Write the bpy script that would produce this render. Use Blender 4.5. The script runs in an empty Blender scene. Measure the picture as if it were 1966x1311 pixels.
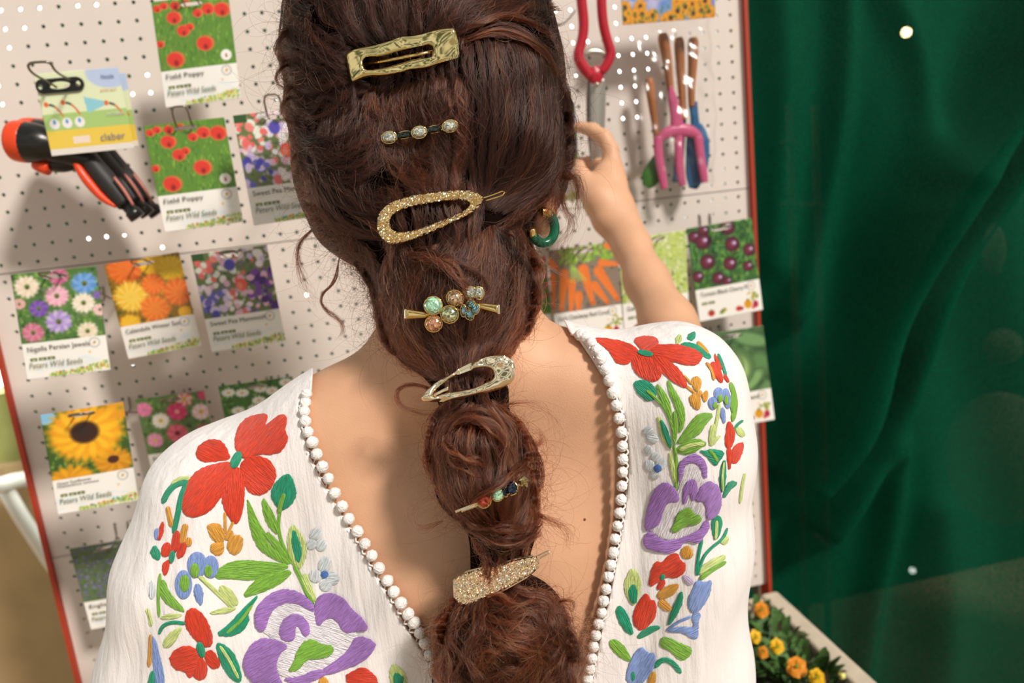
import bpy, math, random
import numpy as np
from mathutils import Vector
from mathutils.bvhtree import BVHTree
random.seed(7); rng = np.random.default_rng(7)
sc = bpy.context.scene; COL = sc.collection

# ------------------------------------------------------------ camera
W, H, F = 1966.0, 1311.0, 1506.08
ROW0 = 1.85                       # height of peg hole row 0
def rod(w):
    w = np.array(w); t = np.linalg.norm(w); k = w/t
    K = np.array([[0,-k[2],k[1]],[k[2],0,-k[0]],[-k[1],k[0],0]])
    return np.eye(3)+math.sin(t)*K+(1-math.cos(t))*K@K
RM = rod([1.7549976764868718,-0.2570833288319938,0.05680723024484978])   # rows: right, down, forward
CAM = -RM.T@np.array([-0.7285696552729584,-0.49501142210795335,1.1082560802466073]) + np.array([0,0,ROW0])
cd = bpy.data.cameras.new('camera'); cam = bpy.data.objects.new('camera', cd); COL.objects.link(cam)
cd.sensor_width = 36.0; cd.lens = F/W*36.0; cd.clip_start = 0.02; cd.clip_end = 60
from mathutils import Matrix
R4 = Matrix([list(RM[0]), list(-RM[1]), list(-RM[2])]).transposed().to_4x4()
cam.matrix_world = Matrix.Translation(Vector(CAM)) @ R4
cd.dof.use_dof = True; cd.dof.focus_distance = 0.60; cd.dof.aperture_fstop = 5.6
sc.camera = cam
sc.view_settings.view_transform = 'Standard'; sc.view_settings.look = 'None'
sc.view_settings.gamma = 1.0; sc.view_settings.use_curve_mapping = False
sc.view_settings.exposure = 0.0
def camvec(x, y, z):              # camera (right, down, forward) direction -> world
    return RM.T@np.array([x, y, z], float)
def at(px, py, d):                # pixel + depth along the view axis -> world point
    px = np.asarray(px, float); py = np.asarray(py, float); d = np.asarray(d, float)+0*px
    c = np.stack([(px-W/2)/F*d, (py-H/2)/F*d, d], -1)
    return c@RM + CAM
def proj(P):
    c = (np.asarray(P)-CAM)@RM.T
    return W/2+F*c[...,0]/c[...,2], H/2+F*c[...,1]/c[...,2], c[...,2]
def on_plane(px, py, p0, n):
    px = np.asarray(px, float); py = np.asarray(py, float)
    r = np.stack([(px-W/2)/F, (py-H/2)/F, 1+0*px], -1)@RM
    t = ((np.asarray(p0)-CAM)@np.asarray(n))/(r@np.asarray(n))
    return CAM + r*t[..., None]
def on_board(px, py, off=0.0):
    return on_plane(px, py, (0,-off,0), (0,1,0))

# ------------------------------------------------------------ sky and sun
wd = bpy.data.worlds.new('sky'); sc.world = wd; wd.use_nodes = True
nt = wd.node_tree; bg = nt.nodes['Background']
tc = nt.nodes.new('ShaderNodeTexCoord'); nz = nt.nodes.new('ShaderNodeTexNoise'); nz.inputs['Scale'].default_value = 5.5
nz.inputs['Detail'].default_value = 3
cr = nt.nodes.new('ShaderNodeValToRGB')
cr.color_ramp.elements[0].position = .44; cr.color_ramp.elements[0].color = (.10,.13,.07,1)
cr.color_ramp.elements[1].position = .56; cr.color_ramp.elements[1].color = (1.25,1.2,1.16,1)
nt.links.new(tc.outputs['Generated'], nz.inputs['Vector']); nt.links.new(nz.outputs['Fac'], cr.inputs['Fac'])
nt.links.new(cr.outputs['Color'], bg.inputs['Color']); bg.inputs['Strength'].default_value = 0.66
sd = bpy.data.lights.new('sun', 'SUN'); sun = bpy.data.objects.new('sun', sd); COL.objects.link(sun)
sd.energy = 3.5; sd.angle = math.radians(9); sd.color = (1.0, .93, .86)
to_sun = camvec(.50, -.60, -.72)
sun.rotation_euler = Vector(to_sun).to_track_quat('Z', 'Y').to_euler(); sun.location = (2, -2, 3)

# ------------------------------------------------------------ materials
def hexc(h):
    h = h.lstrip('#'); c = [int(h[i:i+2],16)/255 for i in (0,2,4)]
    return tuple(x/12.92 if x<=.04045 else ((x+.055)/1.055)**2.4 for x in c)
MATS = {}
def mat(name, col='#ffffff', rough=.5, metal=0., **k):
    if name in MATS: return MATS[name]
    m = bpy.data.materials.new(name); m.use_nodes = True; nt = m.node_tree; b = nt.nodes['Principled BSDF']
    c = hexc(col) if isinstance(col, str) else col
    b.inputs['Base Color'].default_value = (*c, 1); b.inputs['Roughness'].default_value = rough; b.inputs['Metallic'].default_value = metal
    for key, v in k.items():
        if key in ('noise','bump','attr','stitch','post'): continue
        b.inputs[key].default_value = v
    tc = nt.nodes.new('ShaderNodeTexCoord')
    def noise(scale, stretch=(1,1,1), detail=3, coord='Object'):
        mp = nt.nodes.new('ShaderNodeMapping'); mp.inputs['Scale'].default_value = stretch
        nt.links.new(tc.outputs[coord], mp.inputs['Vector'])
        n = nt.nodes.new('ShaderNodeTexNoise'); n.inputs['Scale'].default_value = scale; n.inputs['Detail'].default_value = detail
        nt.links.new(mp.outputs['Vector'], n.inputs['Vector']); return n
    if 'noise' in k:                                  # (scale, amount, stretch)
        s, a, st = (list(k['noise'])+[(1,1,1)])[:3]
        n = noise(s, st); mr = nt.nodes.new('ShaderNodeMapRange')
        mr.inputs['From Min'].default_value=.3; mr.inputs['From Max'].default_value=.7
        mr.inputs['To Min'].default_value = 1-a; mr.inputs['To Max'].default_value = 1+a
        mx = nt.nodes.new('ShaderNodeVectorMath'); mx.operation='SCALE'; mx.inputs[0].default_value = c
        nt.links.new(n.outputs['Fac'], mr.inputs['Value']); nt.links.new(mr.outputs['Result'], mx.inputs['Scale'])
        nt.links.new(mx.outputs['Vector'], b.inputs['Base Color'])
    if 'attr' in k:
        at_ = nt.nodes.new('ShaderNodeAttribute'); at_.attribute_name = k['attr']
        nt.links.new(at_.outputs['Color'], b.inputs['Base Color'])
    if 'bump' in k:                                   # (scale, dist, stretch, coord)
        s, dist, st, co = (list(k['bump'])+[(1,1,1),'Object'][len(k['bump'])-2:])[:4]
        n = noise(s, st, 3, co); bp = nt.nodes.new('ShaderNodeBump'); bp.inputs['Distance'].default_value = dist
        bp.inputs['Strength'].default_value = 1.0
        nt.links.new(n.outputs['Fac'], bp.inputs['Height']); nt.links.new(bp.outputs['Normal'], b.inputs['Normal'])
    if 'post' in k: k['post'](m, nt, b, noise)
    MATS[name] = m; return m

# ------------------------------------------------------------ object helpers
def tag(o, label=None, cat=None, group=None, kind=None):
    if label: o['label'] = label
    if cat: o['category'] = cat
    if group: o['group'] = group
    if kind: o['kind'] = kind
    return o
def empty(name, loc, label=None, cat=None, group=None, kind=None):
    o = bpy.data.objects.new(name, None); COL.objects.link(o); o.location = loc; o.empty_display_size = .02
    return tag(o, label, cat, group, kind)
def worldloc(o):
    v = Vector((0,0,0))
    while o: v = v + o.location; o = o.parent
    return v
def mesh(name, V, Fc, m=None, parent=None, smooth=True, origin=None, **tg):
    V = np.asarray(V, float)
    if origin is None:
        origin = np.array(worldloc(parent)) if parent else np.array([*( (V.min(0)+V.max(0))/2 )[:2], V[:,2].min()])
    me = bpy.data.meshes.new(name)
    me.from_pydata((V-origin).tolist(), [], Fc.tolist() if isinstance(Fc, np.ndarray) else Fc); me.update()
    if smooth: me.polygons.foreach_set('use_smooth', [True]*len(me.polygons))
    o = bpy.data.objects.new(name, me); COL.objects.link(o)
    if m:
        for mm in (m if isinstance(m, (list,tuple)) else [m]): me.materials.append(mm)
    if parent: o.parent = parent; o.location = Vector(origin)-worldloc(parent)
    else: o.location = origin
    return tag(o, **tg)
def joinm(parts):
    V = []; Fc = []; n = 0
    for v, f in parts:
        v = np.asarray(v, float); V.append(v); Fc += [[int(i)+n for i in q] for q in f]; n += len(v)
    return np.concatenate(V), Fc
def box(c, s, R=None):
    c = np.asarray(c, float); v = np.array([[x,y,z] for x in (-1,1) for y in (-1,1) for z in (-1,1)])*np.asarray(s)/2
    if R is not None: v = v@np.asarray(R).T
    return v+c, [(0,1,3,2),(4,6,7,5),(0,4,5,1),(2,3,7,6),(0,2,6,4),(1,5,7,3)]
def frames(P, closed=False):
    P = np.asarray(P, float); T = np.gradient(P, axis=0)
    if closed: T = np.roll(P,-1,0)-np.roll(P,1,0)
    T /= np.linalg.norm(T, axis=1)[:,None]+1e-12
    a = np.array([0,0,1.]) if abs(T[0][2])<.9 else np.array([1.,0,0]); N = np.zeros_like(P)
    n = a-T[0]*(a@T[0]); n /= np.linalg.norm(n); N[0] = n
    for i in range(1, len(P)):
        n = N[i-1]-T[i]*(N[i-1]@T[i]); N[i] = n/(np.linalg.norm(n)+1e-12)
    return T, N, np.cross(T, N)
def tube(P, r, k=8, closed=False, flat=1.0, N=None):
    P = np.asarray(P, float); n = len(P); r = np.broadcast_to(np.asarray(r, float), (n,))
    T, N_, B = frames(P, closed)
    if N is not None:
        N = np.asarray(N, float); N_ = N-T*(T@N)[:,None]; N_ /= np.linalg.norm(N_,axis=1)[:,None]; B = np.cross(T,N_)
    a = np.linspace(0, 2*math.pi, k, endpoint=False)
    V = (P[:,None]+(N_[:,None]*(np.cos(a)*flat)[None,:,None]+B[:,None]*np.sin(a)[None,:,None])*r[:,None,None]).reshape(-1,3)
    Fc = [(i*k+j, i*k+(j+1)%k, ((i+1)%n)*k+(j+1)%k, ((i+1)%n)*k+j) for i in range(n if closed else n-1) for j in range(k)]
    if not closed: Fc += [tuple(range(k))[::-1], tuple((n-1)*k+j for j in range(k))]
    return V, Fc
def resample(P, n):
    P = np.asarray(P, float); d = np.r_[0, np.cumsum(np.linalg.norm(np.diff(P, axis=0), axis=1))]; t = np.linspace(0, d[-1], n)
    return np.stack([np.interp(t, d, P[:,i]) for i in range(P.shape[1])], 1)
def smooth_line(P, n, it=2, closed=False):
    P = np.asarray(P, float)
    for _ in range(it):
        if closed:
            Q = np.roll(P,-1,0); P = np.stack([.75*P+.25*Q, .25*P+.75*Q],1).reshape(-1,P.shape[1])
        else:
            A = .75*P[:-1]+.25*P[1:]; B = .25*P[:-1]+.75*P[1:]
            P = np.concatenate([P[:1], np.stack([A,B],1).reshape(-1,P.shape[1]), P[-1:]])
    return P if n is None else resample(P, n)
def sphere(c, r, nu=12, nv=8, sq=(1,1,1)):
    V = []; 
    for j in range(nv+1):
        t = math.pi*j/nv
        for i in range(nu): a = 2*math.pi*i/nu; V.append((math.sin(t)*math.cos(a)*r*sq[0], math.sin(t)*math.sin(a)*r*sq[1], math.cos(t)*r*sq[2]))
    Fc = [(j*nu+i, (j+1)*nu+i, (j+1)*nu+(i+1)%nu, j*nu+(i+1)%nu) for j in range(nv) for i in range(nu)]
    return np.array(V)+np.asarray(c), Fc

# polygon distance (negative inside) in 2D
def poly_sd(P, poly):
    P = np.asarray(P, float); A = np.asarray(poly, float); B = np.roll(A,-1,0)
    d = np.full(len(P), 1e18); s = np.zeros(len(P), bool)
    for a, b in zip(A, B):
        e = b-a; w = P-a; t = np.clip((w@e)/(e@e+1e-12),0,1); q = w-t[:,None]*e; d = np.minimum(d, (q*q).sum(1))
        c = (a[1]<=P[:,1])!=(b[1]<=P[:,1])
        with np.errstate(divide='ignore', invalid='ignore'): x = a[0]+(P[:,1]-a[1])*(b[0]-a[0])/(b[1]-a[1])
        s ^= c&(P[:,0]<x)
    d = np.sqrt(d); d[s] *= -1; return d
# keep the side f<0 of a triangle mesh, cutting exactly through triangles
def clip(V, T, f, extra=()):
    V = np.asarray(V, float); T = np.asarray(T); f = np.asarray(f, float)
    ins = f[T]<0; k = ins.sum(1); out = [T[k==3]]; newV = []; cache = {}; n = len(V); ex = [list() for _ in extra]
    def cut(a, b):
        key = (a,b) if a<b else (b,a)
        if key not in cache:
            t = f[a]/(f[a]-f[b]); cache[key] = n+len(newV); newV.append(V[a]*(1-t)+V[b]*t)
            for e, src in zip(ex, extra): e.append(src[a]*(1-t)+src[b]*t)
        return cache[key]
    add = []
    for t, i in zip(T[(k==1)|(k==2)], ins[(k==1)|(k==2)]):
        if i.sum()==1:
            j = int(np.argmax(i)); a,b,c = t[j],t[(j+1)%3],t[(j+2)%3]; add.append((a,cut(a,b),cut(a,c)))
        else:
            j = int(np.argmin(i)); a,b,c = t[j],t[(j+1)%3],t[(j+2)%3]; p,q = cut(a,b),cut(a,c); add += [(p,b,c),(p,c,q)]
    T2 = np.concatenate([out[0], np.array(add, int).reshape(-1,3)])
    V2 = np.concatenate([V, np.array(newV).reshape(-1,3)]); E2 = [np.concatenate([s, np.array(e).reshape(-1,*s.shape[1:])]) for s, e in zip(extra, ex)]
    used = np.unique(T2); m = np.full(len(V2), -1); m[used] = np.arange(len(used))
    return (V2[used], m[T2], *[e[used] for e in E2])
def grid_tris(outer, holes=(), step=2.0, grow=0.):
    O = np.asarray(outer, float); x0,y0 = O.min(0)-step*1.3-grow; x1,y1 = O.max(0)+step*1.3+grow
    xs = np.arange(x0,x1+step,step); ys = np.arange(y0,y1+step,step); X, Y = np.meshgrid(xs,ys)
    P = np.stack([X.ravel(),Y.ravel()],1); f = poly_sd(P,O)
    for h in holes: f = np.maximum(f, -poly_sd(P,h))
    f = f-grow
    nx = len(xs); I = (np.arange(len(ys)-1)[:,None]*nx+np.arange(nx-1)[None]).ravel()
    T = np.concatenate([np.stack([I,I+nx,I+1],1), np.stack([I+1,I+nx,I+nx+1],1)])
    V, T, f2 = clip(np.c_[P,0*f], T, f, (f,)); 
    return V[:,:2], T, -f2             # points, triangles, inside distance

# ------------------------------------------------------------ signed distance solids
class Solid:
    def __init__(s, lo, hi, h):
        s.lo = np.array(lo, float); s.h = h; s.n = np.ceil((np.array(hi)-s.lo)/h).astype(int)+1
        s.a = np.full(s.n, .3, np.float32); s.ax = [s.lo[i]+h*np.arange(s.n[i]) for i in range(3)]
    def sub(s, lo, hi):
        i0 = np.clip(((np.array(lo)-s.lo)/s.h).astype(int),0,s.n); i1 = np.clip(((np.array(hi)-s.lo)/s.h).astype(int)+2,0,s.n)
        if (i1<=i0).any(): return None, None
        sl = tuple(slice(a,b) for a,b in zip(i0,i1)); g = np.meshgrid(*[s.ax[i][sl[i]] for i in range(3)], indexing='ij')
        return sl, np.stack(g,-1).astype(np.float32)
    def add(s, sl, d, k):
        a = s.a[sl]; hh = np.clip(.5+.5*(a-d)/k,0,1); s.a[sl] = a*(1-hh)+d*hh-k*hh*(1-hh)
    def cone(s, a, b, ra, rb, k=.02):
        a = np.asarray(a, np.float32); b = np.asarray(b, np.float32); m = max(ra,rb)+k+.03
        sl, P = s.sub(np.minimum(a,b)-m, np.maximum(a,b)+m)
        if sl is None: return
        e = b-a; t = np.clip(((P-a)@e)/(e@e),0,1); d = np.linalg.norm(P-a-t[...,None]*e,axis=-1)-(ra+(rb-ra)*t); s.add(sl, d, k)
    def ell(s, c, r, R=None, k=.02):
        c = np.asarray(c, np.float32); r = np.asarray(r, np.float32); m = r.max()+k+.03
        sl, P = s.sub(c-m, c+m)
        if sl is None: return
        q = P-c
        if R is not None: q = q@np.asarray(R, np.float32).T
        k0 = np.linalg.norm(q/r,axis=-1); k1 = np.linalg.norm(q/(r*r),axis=-1)+1e-9; s.add(sl, k0*(k0-1)/k1, k)
    def chain(s, pts, k=.02):
        for (a,ra),(b,rb) in zip(pts[:-1],pts[1:]): s.cone(a,b,ra,rb,k)
    def surface(s, iso=0., smooth=1):
        a = s.a-iso; ins = a<0; n = s.n
        c = np.zeros(n-1, np.int8)
        for dx in (0,1):
            for dy in (0,1):
                for dz in (0,1): c += ins[dx:n[0]-1+dx, dy:n[1]-1+dy, dz:n[2]-1+dz]
        cells = np.argwhere((c>0)&(c<8)); idx = np.full(n-1,-1,np.int64); idx[tuple(cells.T)] = np.arange(len(cells))
        acc = np.zeros((len(cells),3)); cnt = np.zeros(len(cells))
        cor = [np.array(v) for v in [(x,y,z) for x in (0,1) for y in (0,1) for z in (0,1)]]
        for p in cor:
            for ax in range(3):
                if p[ax]: continue
                q = p.copy(); q[ax] = 1
                va = a[tuple((cells+p).T)]; vb = a[tuple((cells+q).T)]; m = (va<0)!=(vb<0)
                t = np.where(m, va/np.where(m,va-vb,1), 0)
                acc[m] += p+t[m,None]*(q-p); cnt[m] += 1
        V = (cells+acc/cnt[:,None])*s.h+s.lo; Q = []
        for ax in range(3):
            sl0 = [slice(None)]*3; sl1 = [slice(None)]*3; sl0[ax] = slice(0,-1); sl1[ax] = slice(1,None)
            e = ins[tuple(sl0)]!=ins[tuple(sl1)]; P = np.argwhere(e); u,v = (ax+1)%3,(ax+2)%3
            ok = (P[:,u]>0)&(P[:,v]>0)&(P[:,u]<n[u]-1)&(P[:,v]<n[v]-1); P = P[ok]
            fl = ins[tuple(P.T)]
            def g(du,dv):
                R = P.copy(); R[:,u]-=du; R[:,v]-=dv; return idx[tuple(R.T)]
            q = np.stack([g(1,1),g(0,1),g(0,0),g(1,0)],1); q[~fl] = q[~fl][:,::-1]; Q.append(q)
        Q = np.concatenate(Q); Q = Q[(Q>=0).all(1)]
        for _ in range(smooth):
            A = np.zeros_like(V); C = np.zeros(len(V))
            for i in range(4):
                np.add.at(A, Q[:,i], V[Q[:,(i+1)%4]]); np.add.at(C, Q[:,i], 1); np.add.at(A, Q[:,i], V[Q[:,(i+3)%4]]); np.add.at(C, Q[:,i], 1)
            V = V*.45+.55*A/np.maximum(C,1)[:,None]
        return V, Q
def bvh(V, Q): return BVHTree.FromPolygons([Vector(v) for v in V], [list(map(int,q)) for q in Q])
class DepthMap:                       # how far the surfaces lie behind each direction, for resting things on them
    def __init__(s, trees, x0, y0, x1, y1, st):
        s.x0, s.y0, s.st = x0, y0, st; xs = np.arange(x0,x1,st); ys = np.arange(y0,y1,st); D = np.full((len(ys),len(xs)), np.nan)
        o = Vector(CAM)
        for j,y in enumerate(ys):
            for i,x in enumerate(xs):
                dv = Vector(RM.T@np.array([(x-W/2)/F,(y-H/2)/F,1.0])); L = dv.length
                for t in trees:
                    h = t.ray_cast(o, dv)
                    if h[0] is not None:
                        z = h[3]/L
                        if not (D[j,i]<z): D[j,i] = z
        s.hit = ~np.isnan(D)
        for _ in range(60):
            m = np.isnan(D)
            if not m.any(): break
            A = np.pad(D,1,constant_values=np.nan); S = np.stack([A[:-2,1:-1],A[2:,1:-1],A[1:-1,:-2],A[1:-1,2:]])
            with np.errstate(all='ignore'):
                import warnings; warnings.simplefilter('ignore'); v = np.nanmean(S,0)
            D[m] = v[m]
        D[np.isnan(D)] = np.nanmean(D); s.D = D
    def __call__(s, x, y, A=None):
        A = s.D if A is None else A
        u = np.clip((np.asarray(x)-s.x0)/s.st,0,A.shape[1]-1.001); v = np.clip((np.asarray(y)-s.y0)/s.st,0,A.shape[0]-1.001)
        i = u.astype(int); j = v.astype(int); a = u-i; b = v-j
        return A[j,i]*(1-a)*(1-b)+A[j,i+1]*a*(1-b)+A[j+1,i]*(1-a)*b+A[j+1,i+1]*a*b
# ============================================================ SETTING
def quad(name, P, m, **k): return mesh(name, P, [(0,1,2,3)], m, smooth=False, **k)
M_floor = mat('floor_concrete', '#a08a6c', .85, noise=(3,.18), bump=(60,.001))
quad('floor', [(-6,-5,0),(6,-5,0),(6,7,0),(-6,7,0)], M_floor, kind='structure')
def net_post(m, nt, b, noise):
    out = nt.nodes['Material Output']; tr = nt.nodes.new('ShaderNodeBsdfTransparent'); tl = nt.nodes.new('ShaderNodeBsdfTranslucent')
    tl.inputs['Color'].default_value = (.0,.16,.09,1)
    mx = nt.nodes.new('ShaderNodeMixShader'); mx.inputs[0].default_value = .25; mx2 = nt.nodes.new('ShaderNodeMixShader')
    n = noise(260,(1,1,3),1); mr = nt.nodes.new('ShaderNodeMapRange'); mr.inputs['From Min'].default_value=.35; mr.inputs['From Max'].default_value=.65
    mr.inputs['To Min'].default_value=.02; mr.inputs['To Max'].default_value=.2
    nt.links.new(n.outputs['Fac'], mr.inputs['Value']); nt.links.new(mr.outputs['Result'], mx2.inputs[0])
    nt.links.new(b.outputs['BSDF'], mx.inputs[1]); nt.links.new(tl.outputs[0], mx.inputs[2])
    nt.links.new(mx.outputs[0], mx2.inputs[1]); nt.links.new(tr.outputs[0], mx2.inputs[2]); nt.links.new(mx2.outputs[0], out.inputs['Surface'])
M_net = mat('shade_net', '#00432c', .9, **{'Specular IOR Level':.08}, bump=(420,.0008,(1,1,.35)), noise=(420,.35,(1,1,.4)), post=net_post)
M_dark = mat('dark_net', '#073a24', .9, noise=(9,.5))
# shade net curtain to the right, with folds
def ridge(px, py, line, sig, amp, one=None):
    P = np.stack([px.ravel(),py.ravel()],1); L = smooth_line(line, 24); d = np.full(len(P),1e9)
    for a,b in zip(L[:-1],L[1:]):
        e = b-a; t = np.clip(((P-a)@e)/(e@e),0,1); d = np.minimum(d, np.linalg.norm(P-a-t[:,None]*e,axis=1))
    return (amp*np.exp(-(d/sig)**2)).reshape(px.shape)
nu, nv = 230, 260
U, Z = np.meshgrid(np.linspace(0,1,nu), np.linspace(0,1,nv)); X = 1.02+U*1.9; Zz = .02+Z*2.7; Y = .10-.22*(X-1.1)
qx, qy, _ = proj(np.stack([X,Y,Zz],-1)); D = .012*np.sin(qx/34+1.4*np.sin(qy/240))+.008*np.sin(qx/77-qy/120)
D += ridge(qx,qy,[(2100,-150),(1966,30),(1880,190),(1790,320),(1700,450),(1640,600),(1590,740),(1500,900)],42,.17)
D += ridge(qx,qy,[(2100,20),(1990,150),(1900,330),(1810,480),(1730,640),(1690,800),(1560,1000)],34,.09)
D += ridge(qx,qy,[(1600,-60),(1610,150),(1580,420),(1500,600)],26,.05)
D += ridge(qx,qy,[(1480,-60),(1500,200),(1470,500)],30,.03)
D += ridge(qx,qy,[(1700,860),(1690,1000),(1660,1150),(1630,1400)],30,.06)+ridge(qx,qy,[(1790,980),(1800,1200),(1790,1400)],40,.03)
D += ridge(qx,qy,[(1690,-60),(1760,160),(1740,330)],28,.035)
D *= np.clip((X-1.09)/.08,.05,1)
V = np.stack([X,Y-D,Zz],-1).reshape(-1,3); I = (np.arange(nv-1)[:,None]*nu+np.arange(nu-1)).ravel()
tag(mesh('shade_net_curtain', V, np.stack([I,I+1,I+nu+1,I+nu],1), M_net), 'dark green shade netting hanging in loose folds beside the pegboard', 'curtain')
# net wall far behind, with gaps where daylight comes in
holes_px = [(-60,-60,100,30),(130,-60,200,25),(-60,30,60,65),(-60,65,25,100),(-60,150,12,215),(270,130,300,190),(155,445,245,470),(300,462,320,484),
  (1026,-20,1150,100),(1172,-60,1420,80),(1172,80,1262,150),(1340,80,1392,125),(1185,150,1262,250),(1376,310,1400,392),(1352,340,1376,392),(1305,408,1327,426),(1362,408,1398,442)]
cs = .02; xs = np.arange(-2.6,4.2,cs); zs = np.arange(0,3.4,cs); CX, CZ = np.meshgrid(xs,zs)
yb = .9; qx, qy, _ = proj(np.stack([CX+cs/2, yb+0*CX, CZ+cs/2],-1)); keep = np.ones(CX.shape,bool)
for a,b,c,d in holes_px: keep &= ~((qx>a)&(qx<c)&(qy>b)&(qy<d))
keep &= ~((qy>560)&(qx<(qy-640)*.245+30)); rr = rng.random(CX.shape); keep &= ~((rr<.012)&(qx<1430)&(qy<700))
cx, cz = CX[keep], CZ[keep]; n = len(cx)
V = np.stack([np.stack([cx+a*cs, yb+0*cx, cz+b*cs],1) for a,b in ((0,0),(1,0),(1,1),(0,1))],1).reshape(-1,3)
mesh('wall_back', V, np.arange(4*n).reshape(-1,4), M_dark, smooth=False, kind='structure')
def emis(name, col, s):
    m = bpy.data.materials.new(name); m.use_nodes = True; nt = m.node_tree; nt.nodes.clear()
    e = nt.nodes.new('ShaderNodeEmission'); o = nt.nodes.new('ShaderNodeOutputMaterial'); e.inputs[0].default_value = (*col,1); e.inputs[1].default_value = s
    nt.links.new(e.outputs[0], o.inputs[0]); return m
quad('window_1', [(-2.2,1.3,.8),(3.6,1.3,.8),(3.6,1.3,3.2),(-2.2,1.3,3.2)], emis('daylight_pane', (1,1,.93), 7.0), kind='structure')
# things glimpsed through the netting
M_pale = mat('pale_shapes', '#b9b496', .8); M_wood2 = mat('beam_wood', '#6a4a2c', .8)
def ball_at(name, px, py, d, rpx, sq, m, label, cat):
    c = at(px,py,d); v, f = sphere((0,0,0), rpx/F*d, 28, 18, sq); return tag(mesh(name, v+c, f, m, origin=c), label, cat)
def glim(px, py, rx, ry, y):
    c = on_plane(px,py,(0,y,0),(0,1,0)); d = proj(c)[2]; return c, rx/F*d, ry/F*d
c, a, b = glim(1920,880,95,130,.62); v, f = sphere((0,0,0),1,28,18,(a,a,b)); tag(mesh('round_lantern', v+c, f, M_pale, origin=c), 'large pale round shape dimly seen behind the lower right netting', 'lantern')
c, a, b = glim(1925,665,34,34,.6); v, f = sphere((0,0,0),1,20,12,(a,a,b)); tag(mesh('plant_pot', v+c, f, M_pale, origin=c), 'small pale blob behind the netting just above the large round shape', 'pot')
c, a, b = glim(1908,480,20,50,.6); v, f = sphere((0,0,0),1,20,12,(a,a,b)); tag(mesh('bottle', v+c, f, M_pale, origin=c), 'narrow pale upright shape behind the netting at mid height', 'bottle')
for px, py, r, s, nm, lb in ((1740,62,9,40,'light_bulb','warm glowing light bulb behind the top of the netting'),(1752,1095,6,6,'light_bulb','faint white point of light low behind the netting')):
    c, a, b = glim(px,py,r,r,.55); v, f = sphere((0,0,0),1,16,10,(a,a,b)); tag(mesh(nm, v+c, f, emis('glow_%d'%px,(1,.72,.35) if s>10 else (.8,.9,.8),s), origin=c), lb, 'light bulb')
bt = empty('timber_frame', (1.65,.42,0), 'brown timber frame dimly seen through the netting next to the pegboard', 'frame')
for (x0,y0),(x1,y1) in (((1500,275),(1535,277)),((1500,394),(1580,396)),((1560,1025),(1590,1050))):
    P = [on_plane(x0,y0,(0,.42,0),(0,1,0)), on_plane(x1,y1,(0,.42,0),(0,1,0))]; v,f = tube(np.array(P),.008,6); mesh('crossbar', v,f,M_wood2,bt)
for x in (1515,1565):
    P = [on_plane(x,200,(0,.44,0),(0,1,0)), on_plane(x+22,700,(0,.44,0),(0,1,0))]; P[1] = np.array([P[0][0],P[0][1],0.]); v,f = tube(np.array(P),.01,6); mesh('upright', v,f,M_wood2,bt)
# white tubular bench past the left edge of the board
M_white = mat('white_paint', '#f2eee6', .4)
bn = empty('garden_bench', at(60,1000,2.3)*np.array([1,1,0]), 'blurred white tubular garden bench frame beyond the left edge of the pegboard', 'bench')
def wt(name, pts, r, d): v,f = tube(np.array([at(x,y,dd) for (x,y),dd in zip(pts,d)]), r, 10); mesh(name, v, f, M_white, bn)
wt('top_rail', [(-40,945),(20,925),(70,915),(130,905)], .022, (2.1,2.2,2.3,2.4))
wt('leg', [(8,935),(40,990),(92,1070),(120,1110)], .021, (2.2,2.22,2.25,2.3))
wt('leg', [(-30,700),(4,712),(10,740)], .04, (2.5,2.5,2.5))
zc = on_plane(5,752,(0,1.2,0),(0,1,0)); zl = on_plane(5,885,(0,1.2,0),(0,1,0))
v,f = box((zc[0]-.6,1.22,zl[2]/2),(2.0,.16,zl[2])); tag(mesh('tan_floor_block', v, f, mat('tan_floor_tone','#c2a67c',.9,noise=(5,.12)), smooth=False), 'tan block standing in for the floor, blurred at the lower left behind the white bench', 'floor block')  # box added where the tan floor shows beyond the board
v,f = box((zc[0]-.6,1.24,(zl[2]+zc[2])/2),(2.0,.12,zc[2]-zl[2])); tag(mesh('hedge', v, f, mat('olive_hedge','#a3a562',.9,noise=(8,.2)), smooth=False), 'soft olive green hedge on the tan floor block beyond the left board edge', 'hedge')
# planter in front of the foot of the board
PZ = ROW0-45.9*.0254; PX0, PX1 = .80, 1.148; PY1 = -.75; PY0 = -.025
M_stone = mat('planter_stone', '#cfc0aa', .8, noise=(40,.08), bump=(120,.0008))
pl = empty('planter_trough', (.97,-.37,0), 'long pale stone flower trough standing at the foot of the pegboard', 'planter')
rw = .036
def bev_box(name, c, s, m, p):
    v, f = box(c, s); o = mesh(name, v, f, m, p, smooth=False); b_ = o.modifiers.new('b','BEVEL'); b_.width=.006; b_.segments=3; return o
bev_box('side_wall', (PX1-rw/2,(PY1+PY0)/2,PZ-.12),(rw,PY0-PY1,.24),M_stone,pl); bev_box('side_wall', (PX0+rw/2,(PY1+PY0)/2,PZ-.12),(rw,PY0-PY1,.24),M_stone,pl)
bev_box('back_wall', ((PX0+PX1)/2,-rw/2+PY0,PZ-.122),(PX1-PX0-2*rw,rw,.236),M_stone,pl); bev_box('front_wall', ((PX0+PX1)/2,PY1+rw/2,PZ-.122),(PX1-PX0-2*rw,rw,.236),M_stone,pl)
M_soil = mat('soil', '#1d150f', .95, noise=(60,.4), bump=(90,.004))
bev_box('soil', ((PX0+PX1)/2,(PY1+PY0)/2,PZ-.15),(PX1-PX0-2*rw,PY0-PY1-2*rw,.2),M_soil,pl)
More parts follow.
